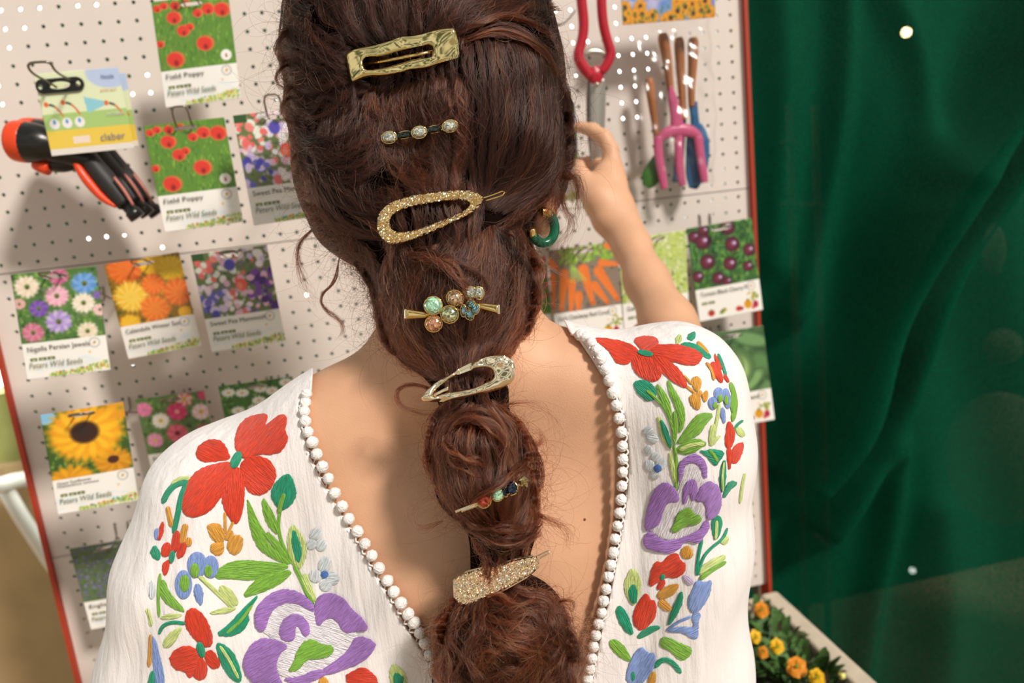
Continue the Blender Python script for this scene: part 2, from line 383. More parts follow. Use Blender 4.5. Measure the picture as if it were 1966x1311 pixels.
for x in (PX0+.05,PX1-.05):
    for y in (-.06,PY1+.06): bev_box('leg', (x,y,(PZ-.24)/2),(.05,.05,PZ-.24),M_stone,pl)
M_leafp = mat('pansy_leaf', '#3f6424', .6, noise=(30,.5)); M_yel = mat('pansy_yellow', '#f0bb10', .6, noise=(90,.15)); M_ora = mat('pansy_orange', '#df8a12', .6, noise=(90,.15)); M_eye = mat('pansy_eye', '#7d8f1a', .7)
def leaf(c, d, up, L, w):
    d = d/np.linalg.norm(d); s = np.cross(d, up); s /= np.linalg.norm(s)+1e-9; n = np.cross(s,d); V=[]; 
    for t, ww in ((0,.08),(.3,.8),(.6,1),(.85,.6),(1,.05)):
        for q in (-1,0,1): V.append(c+d*L*t+s*q*w*ww/2+n*(.12*L*math.sin(t*3)-.08*w*(q==0)))
    return np.array(V), [(i*3+j,i*3+j+1,(i+1)*3+j+1,(i+1)*3+j) for i in range(4) for j in range(2)]
def pansy(c, n, r, m, parent):
    n = n/np.linalg.norm(n); u = np.cross(n,[0,0,1.]); u /= np.linalg.norm(u); w = np.cross(u,n); parts=[]
    for k,(a,s) in enumerate(((90,.95),(35,.85),(145,.85),(-35,1),(-145,1),(-90,1.05))):
        a = math.radians(a); cc = (u*math.cos(a)+w*math.sin(a))*r*.5; ring = [c+cc*.9+n*(.002*(k%3)+.003)]
        V = [c+cc+n*.002*(k%3)]
        for j in range(14):
            b = 2*math.pi*j/14; V.append(c+cc+(u*math.cos(b)+w*math.sin(b))*r*.56*s*(1+.06*math.sin(5*b+k))+n*(.002*(k%3)-.0025+.002*math.sin(3*b)))
        parts.append((np.array(V), [(0,1+j,1+(j+1)%14) for j in range(14)]))
    v,f = joinm(parts); o = mesh('flower', v, f, m, parent); v,f = sphere(c+n*.006, r*.2, 10, 6); mesh('flower_eye', v, f, M_eye, o)
plants = [((1462,1170),(1450,1222),'nearest the back rim corner'),((1492,1240),(1465,1252),'with the largest yellow bloom'),((1530,1280),(1568,1300),'below the largest bloom, by the side wall'),((1420,1300),(1545,1325),'partly hidden behind the white sleeve'),((1616,1297),(1640,1340),'with a small pale bud by the side wall')]
for i,(p1,p2,lb) in enumerate(plants):
    c = on_plane(*p1,(0,0,PZ-.02),(0,0,1)); c = np.array([min(c[0],PX1-.09), min(c[1],-.09), PZ-.05])
    e = empty('pansy_plant', c, 'yellow pansy plant in the trough, '+lb, 'plant', 'pansies in the stone trough'); parts=[]
    for k in range(60):
        a = rng.uniform(0,6.28); rr_ = .05*math.sqrt(rng.random()); b = c+np.array([rr_*math.cos(a),rr_*math.sin(a),rng.uniform(.01,.055)]); b[0] = min(b[0],PX1-.05)
        parts.append(leaf(b, np.array([math.cos(a)*.4,math.sin(a)*.8,.35+.5*rng.random()]), np.array([0,0,1.]), .022+.018*rng.random(), .015))
    v,f = joinm(parts); mesh('foliage', v, f, M_leafp, e)
    for k,p in enumerate((p1,p2)):
        if i==4 and k==0: q = on_plane(*p,(0,0,PZ+.01),(0,0,1)); v,f = sphere(q,.006,10,6); mesh('flower_bud', v, f, mat('pansy_bud','#e9e27a',.6), e); continue
        q = on_plane(*p,(0,0,PZ+.035),(0,0,1)); nn = CAM-q+rng.normal(0,.25,3); pansy(q, nn, (.0135,.012,.016,.013,.012)[i]*(1 if k==0 else .8), M_yel if (i+k)%2 else M_yel if i==1 and k==0 else M_ora, e)
# ============================================================ PEGBOARD
PI_ = .0254
M_board = mat('board_paint', '#ddd2c9', .62, noise=(7,.03), bump=(500,.0002))
M_red = mat('red_edge', '#a8341a', .5)
pb = empty('pegboard', (.5,.01,0), 'cream perforated pegboard display with red side edges', 'pegboard')
def peg_panel(r0, r1, c0=-4.0, c1=44.85):
    ks = np.arange(math.ceil(c0+.49), int(c1-.3)+1); rs = np.arange(math.ceil(r0), int(math.floor(r1))+1); th=.004
    CC, RR = np.meshgrid(ks,rs); CC = CC.ravel().astype(float); RR = RR.ravel().astype(float)
    xl = np.where(CC==ks[0], c0, CC-.5); xr = np.where(CC==ks[-1], c1, CC+.5); zt = np.where(RR==rs[0], r0+.03, RR-.5); zb = np.where(RR==rs[-1], r1-.03, RR+.5)
    sq = [(xl,zt),(CC,zt),(xr,zt),(xr,RR),(xr,zb),(CC,zb),(xl,zb),(xl,RR)]; hr = .118
    an = [135,90,45,0,-45,-90,-135,180]; ring = [(CC+hr*math.cos(math.radians(a)), RR-hr*math.sin(math.radians(a))) for a in an]
    L = []
    for pts, y in ((sq,0),(ring,0),(ring,th),(sq,th)):
        for x,r in pts: L.append(np.stack([x*PI_, y+0*x, ROW0-r*PI_],1))
    V = np.stack(L,1); n = len(CC); b = (np.arange(n)*32)[:,None]; Fs = []
    for i in range(8):
        j = (i+1)%8; Fs.append(b+np.array([i,j,8+j,8+i])[::-1]); Fs.append(b+np.array([8+i,8+j,16+j,16+i])[::-1]); Fs.append(b+np.array([16+i,16+j,24+j,24+i])[::-1])
    mesh('perforated_panel', V.reshape(-1,3), np.concatenate(Fs), M_board, pb, smooth=False)
for a,b_ in ((-2.5,15.5),(15.5,33.5),(33.5,45.8)): peg_panel(a,b_)
M_back = mat('board_back', '#6b5c4c', .8)
for r in (-2.5,15.5,33.5):  # strips added behind the seams to keep light from leaking through
    v,f = box((20.4*PI_,.009,ROW0-r*PI_),(48.8*PI_,.006,.012)); mesh('seam_light_block', v,f,M_back,pb,smooth=False)
for c in (-4.12, 44.97):
    v,f = box((c*PI_,.006,(ROW0+2.5*PI_+.02)/2),(.0065,.032,ROW0+2.5*PI_-.02)); mesh('edge_strip', v,f,M_red,pb,smooth=False)
v,f = box((-4.0*PI_-.012,.035,.95),(.012,.024,1.9)); mesh('side_post', v,f,M_white,pb,smooth=False)  # white bar added for the highlight along the board's side
v,f = box((44.9*PI_+.005,.045,.95),(.012,.024,1.9)); mesh('side_post', v,f,M_back,pb,smooth=False)

# ---- printed artwork as colour on a fine grid
def hexs(c): return np.array([int(c[i:i+2],16)/255 for i in (1,3,5)])
class Art:
    def __init__(s, w=118, h=160, bgc='#f1ede6'):
        s.w, s.h = w, h; s.a = np.tile(hexs(bgc),(h,w,1)); s.Y, s.X = np.mgrid[0:h,0:w]; s.X = s.X/(w-1); s.Y = s.Y/(h-1); s.k = h/w
    def ell(s, x, y, rx, ry, col, rot=0, soft=.25, al=1.):
        dx = s.X-x; dy = (s.Y-y)*s.k; c, n = math.cos(rot), math.sin(rot); u = (dx*c+dy*n)/rx; v = (-dx*n+dy*c)/ry
        m = np.clip((1-np.hypot(u,v))/soft,0,1)*al; s.a = s.a*(1-m[...,None])+hexs(col)*m[...,None]
    def rect(s, x0, y0, x1, y1, col, al=1.):
        m = ((s.X>=x0)&(s.X<=x1)&(s.Y>=y0)&(s.Y<=y1))*al; s.a = s.a*(1-m[...,None])+hexs(col)*m[...,None]
    def poly(s, P, col):
        d = poly_sd(np.stack([s.X.ravel(),s.Y.ravel()],1), P).reshape(s.X.shape); s.a[d<0] = hexs(col)
    def flower(s, x, y, r, n, col, cen, col2=None, sq=1., pw=.5, rot=0, cr=.25):
        for k in range(n):
            a = rot+2*math.pi*k/n; q = .93+.14*rng.random()
            s.ell(x+math.cos(a)*r*.55*q, y+math.sin(a)*r*.55*q*sq/s.k, r*.5, r*pw*3.2/n+.004, col if k%2 or not col2 else col2, math.atan2(math.sin(a)*sq,math.cos(a)), .5)
        if cen: s.ell(x, y, r*cr, r*cr*sq, cen, 0, .4)
    def mottle(s, y1, cols, n=260, r=(.015,.05), st=1.):
        for _ in range(n): s.ell(rng.random(), rng.random()*y1, rng.uniform(*r), rng.uniform(*r)*st, cols[rng.integers(len(cols))], rng.normal(0,.3), .8, .8)
PICH = .655
def label_base(A, veg=False):
    A.rect(0,PICH,1,1,'#f4f1ea'); A.ell(.86,.715,.075,.075,'#b9b4ae',0,.2); A.ell(.86,.715,.058,.058,'#f2efe9',0,.2); A.ell(.86,.715,.02,.03,'#c8962c',.6,.6)
    A.ell(.79,.80,.018,.018,'#e9ab4a',0,.6)
    n = 2 if veg else 3
    for k in range(n): A.rect(.07+.105*k,.80,.16+.105*k,.835,'#6a7440'); A.rect(.10+.105*k,.812,.13+.105*k,.824,'#c9cba8')
    if veg:
        A.ell(.2,.93,.06,.055,'#b8322a'); A.ell(.2,.905,.02,.02,'#4c7a2c'); A.ell(.38,.93,.07,.035,'#6f8a2e',-.5); A.ell(.42,.93,.03,.02,'#d6b63c',-.5); A.ell(.63,.935,.055,.045,'#c8372c'); A.ell(.68,.94,.03,.03,'#9d2a50')
        A.ell(.78,.905,.07,.075,'#dd9a1e'); A.ell(.78,.86,.02,.025,'#5c7a2a'); A.ell(.9,.92,.05,.06,'#b2264e'); A.ell(.86,.95,.03,.03,'#d24a34')
        for _ in range(16): A.ell(.9+rng.normal(0,.05),.83+rng.normal(0,.03),.022,.022,'#b7ac3c' if rng.random()<.6 else '#8fa044')
    else:
        for _ in range(26): A.ell(rng.uniform(.05,.9),rng.uniform(.83,.95),.09,.025,'#dfeaf0',0,.9,.6)
        for _ in range(170):
            x = rng.uniform(.2,1)**.8; h = .015+.13*max(0,x-.45); A.ell(x, .985-rng.random()*h, .012, .03, ['#9cb84a','#c9d07a','#79a03a','#dfe3a0'][rng.integers(4)], rng.normal(0,.3), .6)
        for _ in range(26):
            x = rng.uniform(.35,1); A.ell(x,.965-rng.random()*.09*max(.1,x-.3),.016,.016,['#d9662c','#e8c83c','#c94a2c','#f2e7c0','#3f9aa8'][rng.integers(5)],0,.5)
G = ['#2f5a22','#4c7a2a','#6f9a38','#23421c','#8aae50']
def p_poppy(A):
    A.rect(0,0,1,PICH,'#5f8c34'); A.mottle(PICH,['#4c7f2a','#6f9f36','#8fb54c','#3f6d2a','#7f8f48'],420,(.008,.02),3.2)
    for x,y,r in ((.07,.07,.05),(.16,.05,.05),(.30,.06,.06),(.27,.17,.09),(.37,.30,.08),(.46,.27,.05),(.72,.12,.08),(.9,.14,.1),(.58,.15,.06),(.05,.40,.05),(.22,.56,.11),(.63,.44,.105),(.45,.05,.05)):
        r=r*1.25; A.ell(x,y,r,r*.85,'#ea7444'); A.ell(x-.01,y,r*.85,r*.72,'#dc3c2c',.3); A.ell(x,y+.25*r,r*.3,r*.4,'#7a1c22',0,.9)
    A.ell(.88,.57,.075,.075,'#f4f1ea',0,.1); A.ell(.88,.575,.015,.03,'#a8432c')
def p_sweetpea(A):
    A.rect(0,0,1,PICH,'#6a7a4a'); A.mottle(PICH,['#3c5f2a','#e9d4e4','#8a6aa8','#f0ece4'],140)
    for _ in range(150):
        x,y = rng.random(), rng.random()*PICH; c = ['#f0ece8','#e6b6d0','#e8706a','#d5c2e8','#f2dce6','#efe9ee'][rng.integers(6)]
        if x<.3 and y<.3: c = ['#ee6f68','#f08a80','#e9eee0'][rng.integers(3)]
        if x>.65 and y>.25: c = ['#5c2c8a','#7a45a6','#e8b8d0','#4a2476'][rng.integers(4)]
        if x<.35 and y>.4: c = ['#4c4ab0','#6a68c4','#d8c8ec'][rng.integers(3)]
        r = rng.uniform(.04,.075); A.ell(x,y,r,r*.8,c,rng.uniform(0,3),.35); A.ell(x+.01,y+.01,r*.5,r*.3,c,rng.uniform(0,3),.6)
    A.ell(.57,.36,.09,.1,'#ee5f4a'); A.ell(.55,.37,.04,.06,'#f58a72')
    A.ell(.47,.15,.08,.09,'#5450b8'); A.rect(0,0,.16,.07,'#33582c')
def p_nigella(A):
    A.rect(0,0,1,PICH,'#4f7638'); A.mottle(PICH,G+['#6a7f58','#87946a'],300)
    for x,y,r,c,c2 in ((.17,.13,.14,'#efe3cf','#e6d2b8'),(.5,.24,.135,'#e9a6bc','#f0bccb'),(.84,.15,.145,'#5a8fd0','#79a8e0'),(.48,.48,.15,'#cbb8e0','#a98fd0'),(.16,.56,.125,'#c96a88','#d98aa0'),(.8,.33,.13,'#f0e8d6','#e8dcc4'),(.8,.6,.12,'#efe2cc','#e2d2b4'),(.27,.34,.11,'#6f4aa0','#8460b4'),(.55,.06,.11,'#d07a9a','#c05c84'),(.98,.41,.08,'#efcfcf','#e8b8b8'),(.05,.28,.07,'#e3b4b0','#d8a49c'),(.97,.27,.05,'#7a58ac','#8a68bc')):
        r=r*1.18; A.flower(x,y,r,14,c,None,c2,.9,1.,rng.random()); A.ell(x,y,r*.62,r*.56,c2,0,.8); A.ell(x,y,r*.25,r*.25,'#5f7a34',0,.5); A.ell(x,y+.01,r*.12,r*.12,'#5a2a2c',0,.5)
def p_calendula(A):
    A.rect(0,0,1,PICH,'#8a6a24'); A.mottle(PICH,['#5a6a24','#e07a26','#3d4a1c','#e8a52a'],180)
    for x,y,r,c,c2 in ((.25,.08,.26,'#e0672a','#e97a30'),(.62,.06,.2,'#eab01e','#f0bf28'),(.86,.15,.21,'#eebc1c','#f3ca34'),(.25,.37,.25,'#f0bd3a','#f5d060'),(.57,.28,.17,'#e46a28','#ee8030'),(.88,.4,.23,'#e5682a','#ef8434'),(.52,.53,.22,'#e8742a','#f08a36'),(.15,.64,.15,'#edb52a','#f2c440'),(.9,.62,.1,'#eab02a','#eeb838')):
        A.flower(x,y,r,22,c,None,c2,.95,1.1); A.ell(x,y,r*.55,r*.5,c2,0,.8); A.ell(x,y,r*.22,r*.2,c,0,.9,.6)
def p_sunflower(A):
    A.rect(0,0,1,PICH,'#3c5a24'); A.mottle(PICH,G,260); A.ell(.06,.04,.14,.1,'#8ec2e0'); A.rect(0,0,.14,.08,'#86bcdc')
    A.flower(.78,.56,.26,16,'#dc9a20',None,'#c9861c',.7,.9); A.ell(.78,.54,.08,.06,'#4a2418'); A.flower(.25,.66,.3,16,'#e8a51e',None,'#d8931c',.5,.9); A.flower(.95,.05,.2,12,'#e09a20',None,None,.9,.9)
    A.flower(.5,.24,.50,26,'#f0b01e',None,'#e89a1a',.78,1.2); A.flower(.5,.24,.4,24,'#f5bd28',None,'#eca41c',.78,1.2,.1); A.ell(.49,.23,.2,.165,'#3a1f14'); A.ell(.48,.22,.1,.08,'#2c2420',0,.9)
def p_daisypink(A):
    A.rect(0,0,1,PICH,'#5c7a4a'); A.mottle(PICH,G+['#7f946a'],260)
    for x,y,r,c,c2,ce in ((.1,.13,.13,'#e07aa6','#ea8fb4',None),(.7,.07,.13,'#f0d0c8','#e06a72','#d8b02c'),(.3,.28,.14,'#f3efe8','#efe6da','#dcb43c'),(.56,.2,.16,'#d8356a','#e04f80','#e8a8a0'),(.9,.24,.15,'#f0c8d0','#f6e6e6','#dcae34'),(.5,.45,.17,'#e05a78','#e8788c','#6a2434'),(.16,.5,.13,'#e890b8','#efa6c6','#d8c04a'),(.88,.5,.16,'#d83a60','#e25a78','#b82a4c'),(.97,.05,.08,'#d84a78','#d84a78',None),(.55,.66,.1,'#d83a60','#e25a78',None)):
        A.flower(x,y,r,12,c,ce,c2,.95,1.1,rng.random(),.28); A.ell(x,y,r*.6,r*.55,c,0,.9,.6)
        if ce: A.ell(x,y,r*.26,r*.26,ce,0,.5)
def p_oxeye(A):
    A.rect(0,0,1,PICH,'#43702c'); A.mottle(PICH,G,260)
    for x,y in ((.3,.1),(.55,.08),(.7,.12),(.5,.2),(.8,.22),(.2,.28),(.42,.28),(.68,.3),(.3,.42),(.6,.45),(.9,.05),(.12,.08),(.85,.4)): A.flower(x,y,.1,12,'#f3f1ea','#e0a828',None,.55,.7,rng.random(),.3)
def p_bluebell(A):
    A.rect(0,0,1,PICH,'#5c7048'); A.mottle(PICH,['#6a5aa0','#7a6ab4','#55488a','#4f7a34','#8c80c0','#3d5a2c'],520,(.012,.035)); 
def p_bluepetal(A):
    A.rect(0,0,1,PICH,'#5a8a4a'); A.mottle(PICH,['#4f62c8','#6a7cdc','#4a58b4','#7f9a4a','#8494e4'],420,(.02,.06))
def p_foxglove(A):
    A.rect(0,0,1,PICH,'#4f8a34'); A.mottle(PICH,G,150)
    for _ in range(150): A.ell(rng.random(),rng.random()*.45,.04,.03,['#c84a72','#d8688a','#b83a60'][rng.integers(3)],rng.uniform(0,3),.5)
def p_carrot(A):
    A.rect(0,0,1,PICH,'#8a7a6a'); A.mottle(PICH,['#6f6258','#a08f7c','#57504a'],120)
    for _ in range(160): A.ell(rng.uniform(.15,.95),rng.uniform(0,.17),.04,.015,['#8fbf3a','#a8cf5a','#6fa032'][rng.integers(3)],rng.uniform(0,3),.5)
    for x0,y0,x1,y1,r in ((.85,.03,1.02,.1,.05),(.75,.2,1.,.24,.06),(.02,.28,.0,.6,.07),(.0,.12,.12,.2,.06),(.2,.26,.12,.62,.075),(.3,.35,.25,.66,.07),(.48,.24,.58,.6,.085),(.7,.28,.95,.6,.085),(.38,.5,.36,.66,.07),(.62,.42,.8,.62,.07)):
        for t in np.linspace(0,1,16): q = r*(1-.55*t); A.ell(x0+(x1-x0)*t,y0+(y1-y0)*t,q,q,'#e87a34' if t<.96 else '#d8682a',0,.25)
        for t in np.linspace(0,.9,8): A.ell(x0+(x1-x0)*t-.02,y0+(y1-y0)*t,r*.35*(1-.5*t),r*.35,'#f29a58',0,.9,.5)
    for k in range(5):
        for t in np.linspace(0,1,12): A.ell(.3+.05*k*t,.15+.2*t,.012,.02,'#a6cc5c',0,.5)
def p_cress(A):
    A.rect(0,0,1,PICH,'#b9c878'); A.mottle(PICH,['#a8c23a','#c8dc66','#8aa834','#dce6a4','#e8e6d0'],420,(.015,.04)); 
    for _ in range(60): A.ell(rng.random(),rng.uniform(.4,.65),.03,.02,['#6a7a4c','#d8d4c0','#99a070'][rng.integers(3)],rng.uniform(0,3),.6)
def p_tomato(A):
    A.rect(0,0,1,PICH,'#3a6432'); A.mottle(PICH,G+['#4fa04a','#1f3a20'],300)
    for _ in range(26):
        x,y,a = rng.random(),rng.random()*PICH,rng.uniform(0,3)
        for t in np.linspace(-.14,.14,12): A.ell(x+t*math.cos(a),y+t*math.sin(a),.013,.013,'#6fae5c',0,.6)
    for x,y,r in ((.1,.1,.1),(.25,.05,.09),(.22,.16,.14),(.62,.06,.13),(.65,.24,.13),(.24,.38,.13),(.58,.44,.12),(.9,.33,.11),(.07,.52,.1),(.37,.57,.11),(.85,.5,.09),(.5,.62,.08)):
        A.ell(x,y,r,r*.95,'#4a1c2c'); A.ell(x-.01,y,r*.8,r*.75,'#702c3c',0,.6); A.ell(x+.03,y-.01,r*.4,r*.35,'#b89ad0',0,.8); A.ell(x+.04,y-.01,r*.14,r*.14,'#efe8f4',0,.6)
def p_cabbage(A):
    A.rect(0,0,1,PICH,'#4a6a40'); A.mottle(PICH,['#3a5a36','#5f8450','#2f4a2e','#6f9460'],160,(.04,.1))
    for x,y,rx,ry,c,a in ((.8,.12,.35,.12,'#6f9862',.3),(.2,.1,.3,.14,'#5f8a58',-.2),(.85,.4,.2,.26,'#5c8650',.5),(.12,.4,.2,.3,'#57804c',0),(.72,.55,.3,.12,'#7fa868',-.6),(.5,.38,.34,.32,'#8fb46a',0),(.5,.4,.3,.29,'#a9c97c',0),(.45,.38,.22,.24,'#bcd68c',.3),(.42,.35,.14,.16,'#cfe2a4',.3)):
        A.ell(x,y,rx,ry,'#3c5c38',a,.2); A.ell(x,y,rx*.94,ry*.92,c,a,.4)
M_text = mat('print_ink', '#4a4540', .6); M_card = mat('printed_paper', '#ffffff', .35, attr='print'); M_logo = mat('logo_ink', '#767a55', .6)
def lettering(txt, c, ux, uy, n, size, parent, m, name='lettering', shear=0., target=None):
    cu = bpy.data.curves.new(name,'FONT'); cu.body = txt; cu.size = size; cu.align_x='LEFT'; cu.shear = shear; cu.materials.append(m); cu.extrude = .00006; cu.space_character=1.02; cu.resolution_u = 3
    o = bpy.data.objects.new(name, cu); COL.objects.link(o); ux = Vector(ux).normalized(); nn = Vector(n).normalized(); uy = nn.cross(ux)
    M3 = Matrix([ux,uy,nn]).transposed().to_4x4(); o.parent = parent; o.matrix_local = Matrix.Translation(Vector(c)-worldloc(parent)) @ M3
    if target:
        bpy.context.view_layer.update(); wdt = o.dimensions.x
        if wdt>1e-6: o.scale = (target/wdt,1,1); o.matrix_local = Matrix.Translation(Vector(c)-worldloc(parent)) @ M3 @ Matrix.Diagonal((target/wdt,1,1,1))
    bpy.context.view_layer.update(); me = bpy.data.meshes.new_from_object(o.evaluated_get(bpy.context.evaluated_depsgraph_get()))
    q = bpy.data.objects.new(name, me); COL.objects.link(q); q.parent = parent; q.matrix_local = o.matrix_local; bpy.data.objects.remove(o); bpy.data.curves.remove(cu)
    return q
def printed(name, A, TL, UX, UY, m, parent, slot=None, bulge=0., thick=.0014, corner=None):
    # A painted on a rectangle TL + u*UX + v*UY
    TL, UX, UY = map(np.array,(TL,UX,UY)); k = A.h/A.w; h = 1/(A.w-1)
    P, T, f = grid_tris([(0,0),(1,0),(1,k),(0,k)] if corner is None else corner(k), [slot(k)] if slot else (), h)
    n = np.cross(UX,UY); n /= np.linalg.norm(n); n = n*(1 if n@(CAM-TL)>0 else -1)
    Pw = TL+P[:,:1]*UX+P[:,1:]/k*UY+n*(bulge*np.sin(np.pi*np.clip(P[:,:1],0,1))*np.sin(np.pi*np.clip(P[:,1:]/k,0,1)))
    s0 = P[T]; ar = np.cross(s0[:,1]-s0[:,0], s0[:,2]-s0[:,0]); w = Pw[T]; nn = np.cross(w[:,1]-w[:,0], w[:,2]-w[:,0])@n
    T = np.where((nn<0)[:,None], T[:,::-1], T); o = mesh(name, Pw, T, m, parent, smooth=True)
    xi = np.clip(np.round(P[:,0]*(A.w-1)),0,A.w-1).astype(int); yi = np.clip(np.round(P[:,1]/k*(A.h-1)),0,A.h-1).astype(int)
    c = A.a[yi,xi]; c = np.where(c<=.04045,c/12.92,((c+.055)/1.055)**2.4)
    at_ = o.data.color_attributes.new('print','FLOAT_COLOR','POINT'); at_.data.foreach_set('color', np.c_[c,np.ones(len(c))].astype(np.float32).ravel())
    s = o.modifiers.new('s','SOLIDIFY'); s.thickness = thick; s.offset = -1
    return o, n
M_wire = mat('steel_wire', '#8d8578', .32, .9)
def wire_hook(slot, off, lab, side=None, tip=(.014,.022), w=.019, rise=.045, r=.0013):
    # double wire prong from the board out to the slot of the card it carries
    slot = np.array(slot); x0, z0 = slot[0], slot[2]; bz = z0-rise*off/.2
    bz = ROW0-round((ROW0-bz)/PI_)*PI_; xs_ = [x0-w/2, x0+w/2]
    e = empty('wire_hook', (x0,0,bz), lab, 'hook', 'double wire hooks on the pegboard')
    L = []
    for s_ in (0,1):
        x = xs_[s_]; L.append([(x,.004,bz+.026),(x,-.003,bz+.028),(x,-.003,bz),(x,-off*.5,bz*.5+z0*.5),(x,-off,z0),(x,-off-tip[0],z0+.002),(x,-off-tip[0]-.010,z0+tip[1])])
    loop = L[0]+[((xs_[0]+xs_[1])/2,-off-tip[0]-.010,z0+tip[1]+.001)]+L[1][::-1]
    P = smooth_line(loop, None, 2); v,f = tube(P, r, 7); mesh('prongs', v, f, M_wire, e)
    return e
CW, CH = .100, .136
def place_card(tl, tr, bl, width=CW, off=None):
    if off is None:
        lo, hi = .005, .6
        for _ in range(40):
            o = (lo+hi)/2; a = on_board(*tl,o); b = on_board(*tr,o)
            if np.linalg.norm(b-a)>width: lo = o
            else: hi = o
        off = o
    a = on_board(*tl,off); b = on_board(*tr,off); c = on_board(*bl,off); return a, b-a, c-a, off
slotf = lambda k: [(.36,.075*k*.75),(.40,.05*k*.75),(.62,.05*k*.75),(.66,.075*k*.75),(.62,.1*k*.75),(.40,.1*k*.75)]
packs = [
 ('poppy','Field Poppy',p_poppy,(290,4),(438,-12),(318,204),'red field poppy seed packet hanging topmost beside the head'),
 ('poppy','Field Poppy',p_poppy,(275,242),(430,225),(318,452),'red field poppy seed packet right of the black and orange spray nozzle'),
 ('sweet','Sweet Pea Mammoth',p_sweetpea,(447,222),(604,203),(488,436),'sweet pea seed packet half hidden behind the left side of the hair'),
 ('nigella','Nigella Persian Jewels',p_nigella,(20,527),(184,511),(54,738),'seed packet with pink, blue and white nigella flowers by the red edge'),
 ('calendula','Calendula Winter Sun',p_calendula,(199,508),(343,484),(253,714),'seed packet with orange and yellow calendula flowers'),
 ('sweet','Sweet Pea Mammoth',p_sweetpea,(366,489),(512,470),(410,691),'fully visible sweet pea seed packet with coral, white and purple blooms'),
 ('sun','Giant Sunflower',p_sunflower,(77,797),(236,772),(112,990),'seed packet with one big yellow sunflower'),
 ('pink','Poppy Mixed',p_daisypink,(259,767),(391,750),(302,950),'seed packet with pink and white round blooms above the left shoulder'),
 ('oxeye','Oxeye Daisy',p_oxeye,(419,742),(561,723),(458,935),'seed packet with small white daisies mostly hidden by the left shoulder'),
 ('blue','English Bluebell',p_bluebell,(133,1054),(268,1031),(180,1228),'seed packet with violet bluebells low by the sleeve'),
 ('bluep','Cornflower Blue',p_bluepetal,(972,212),(1103,196),(990,420),'seed packet with blue petals between the hair and the raised hand'),
 ('fox','Foxglove',p_foxglove,(925,506),(1048,492),(945,690),'seed packet with pink flowers peeping out behind the braid'),
 ('carrot','Early Chantenay Red Cored',p_carrot,(1052,481),(1184,463),(1068,654),'seed packet with bunched orange carrots'),
 ('cress','Salad Leaf',p_cress,(1188,463),(1316,441),(1199,646),'seed packet with pale green cress behind the raised forearm'),
 ('tomato','Tomato Black Cherry F1',p_tomato,(1318,439),(1443,418),(1343,615),'seed packet with dark purple cherry tomatoes'),
 ('cabbage','Cabbage Greyhound',p_cabbage,(1333,645),(1465,625),(1358,818),'seed packet with a green cabbage behind the right shoulder'),
 ('purp','Foxglove Purple',p_sweetpea,(1312,838),(1427,822),(1330,985),'seed packet with purple blooms mostly hidden behind the right sleeve')]
veg = {'carrot','cress','tomato','cabbage','purp'}
for key, title, fn, tl, tr, bl, lab in packs:
    TL, UX, UY, off = place_card(tl,tr,bl,CW if key not in ('carrot','cress','tomato','cabbage','bluep','fox','purp') else .098)
    flat_ = ('bluep','fox','purp','carrot','cress','tomato','cabbage')
    if key in flat_: TL, UX, UY, off = place_card(tl,tr,bl,.098,.05 if key in flat_[:3] else .06)
    UX *= CW/np.linalg.norm(UX) if key not in flat_ else 1; UY = UY/np.linalg.norm(UY)*CH*(np.linalg.norm(UX)/CW)
    #print('PACK', key, 'off %.3f'%off, 'h %.3f'%np.linalg.norm(on_board(*bl,off)-on_board(*tl,off)))
    A = Art(); fn(A); label_base(A, key in veg)
    e = empty('seed_packet', TL+UX/2+UY, lab, 'seed packet', 'seed packets on the pegboard')
    o, n = printed('printed_card', A, TL, UX, UY, M_card, e, slotf, .002)
    ux = UX/np.linalg.norm(UX); w = np.linalg.norm(UX); b0 = TL+n*.0028
    def tx(t, u, v, s, m, tg, sh=0.): lettering(t, b0+UX*u+UY*v, ux, None, n, s*w, e, m, 'lettering', sh, tg*w)
    if key=='sun': tx('Giant Sunflower',.06,.70,.05,M_text,.42); tx('Helianthus annuus',.06,.73,.045,M_text,.5)
    else: tx(title,.06,.735,.088,M_text,min(.74,.045*len(title)))
    if key not in veg: tx('Peters Wild Seeds',.05,.895,.105,M_logo,.64,.25)
    if key=='poppy' or True:
        s_ = TL+UX*.51+UY*.058; 
        if key in ('bluep','fox'): continue
        wire_hook(s_+np.array([0,0,.0015]), off, 'steel wire hook carrying the '+{'poppy':'upper poppy' if tl[1]<100 else 'lower poppy','sweet':'hair-side sweet pea' if tl[1]<300 else 'lower sweet pea','nigella':'nigella','calendula':'calendula','sun':'sunflower','pink':'pink bloom','oxeye':'daisy','blue':'bluebell','carrot':'carrot','cress':'cress','tomato':'tomato','cabbage':'cabbage','purp':'purple bloom'}[key]+' packet', rise=.052, tip=(.014,.022) if key in ('poppy',) or tl[1]<300 else (.018,.006))
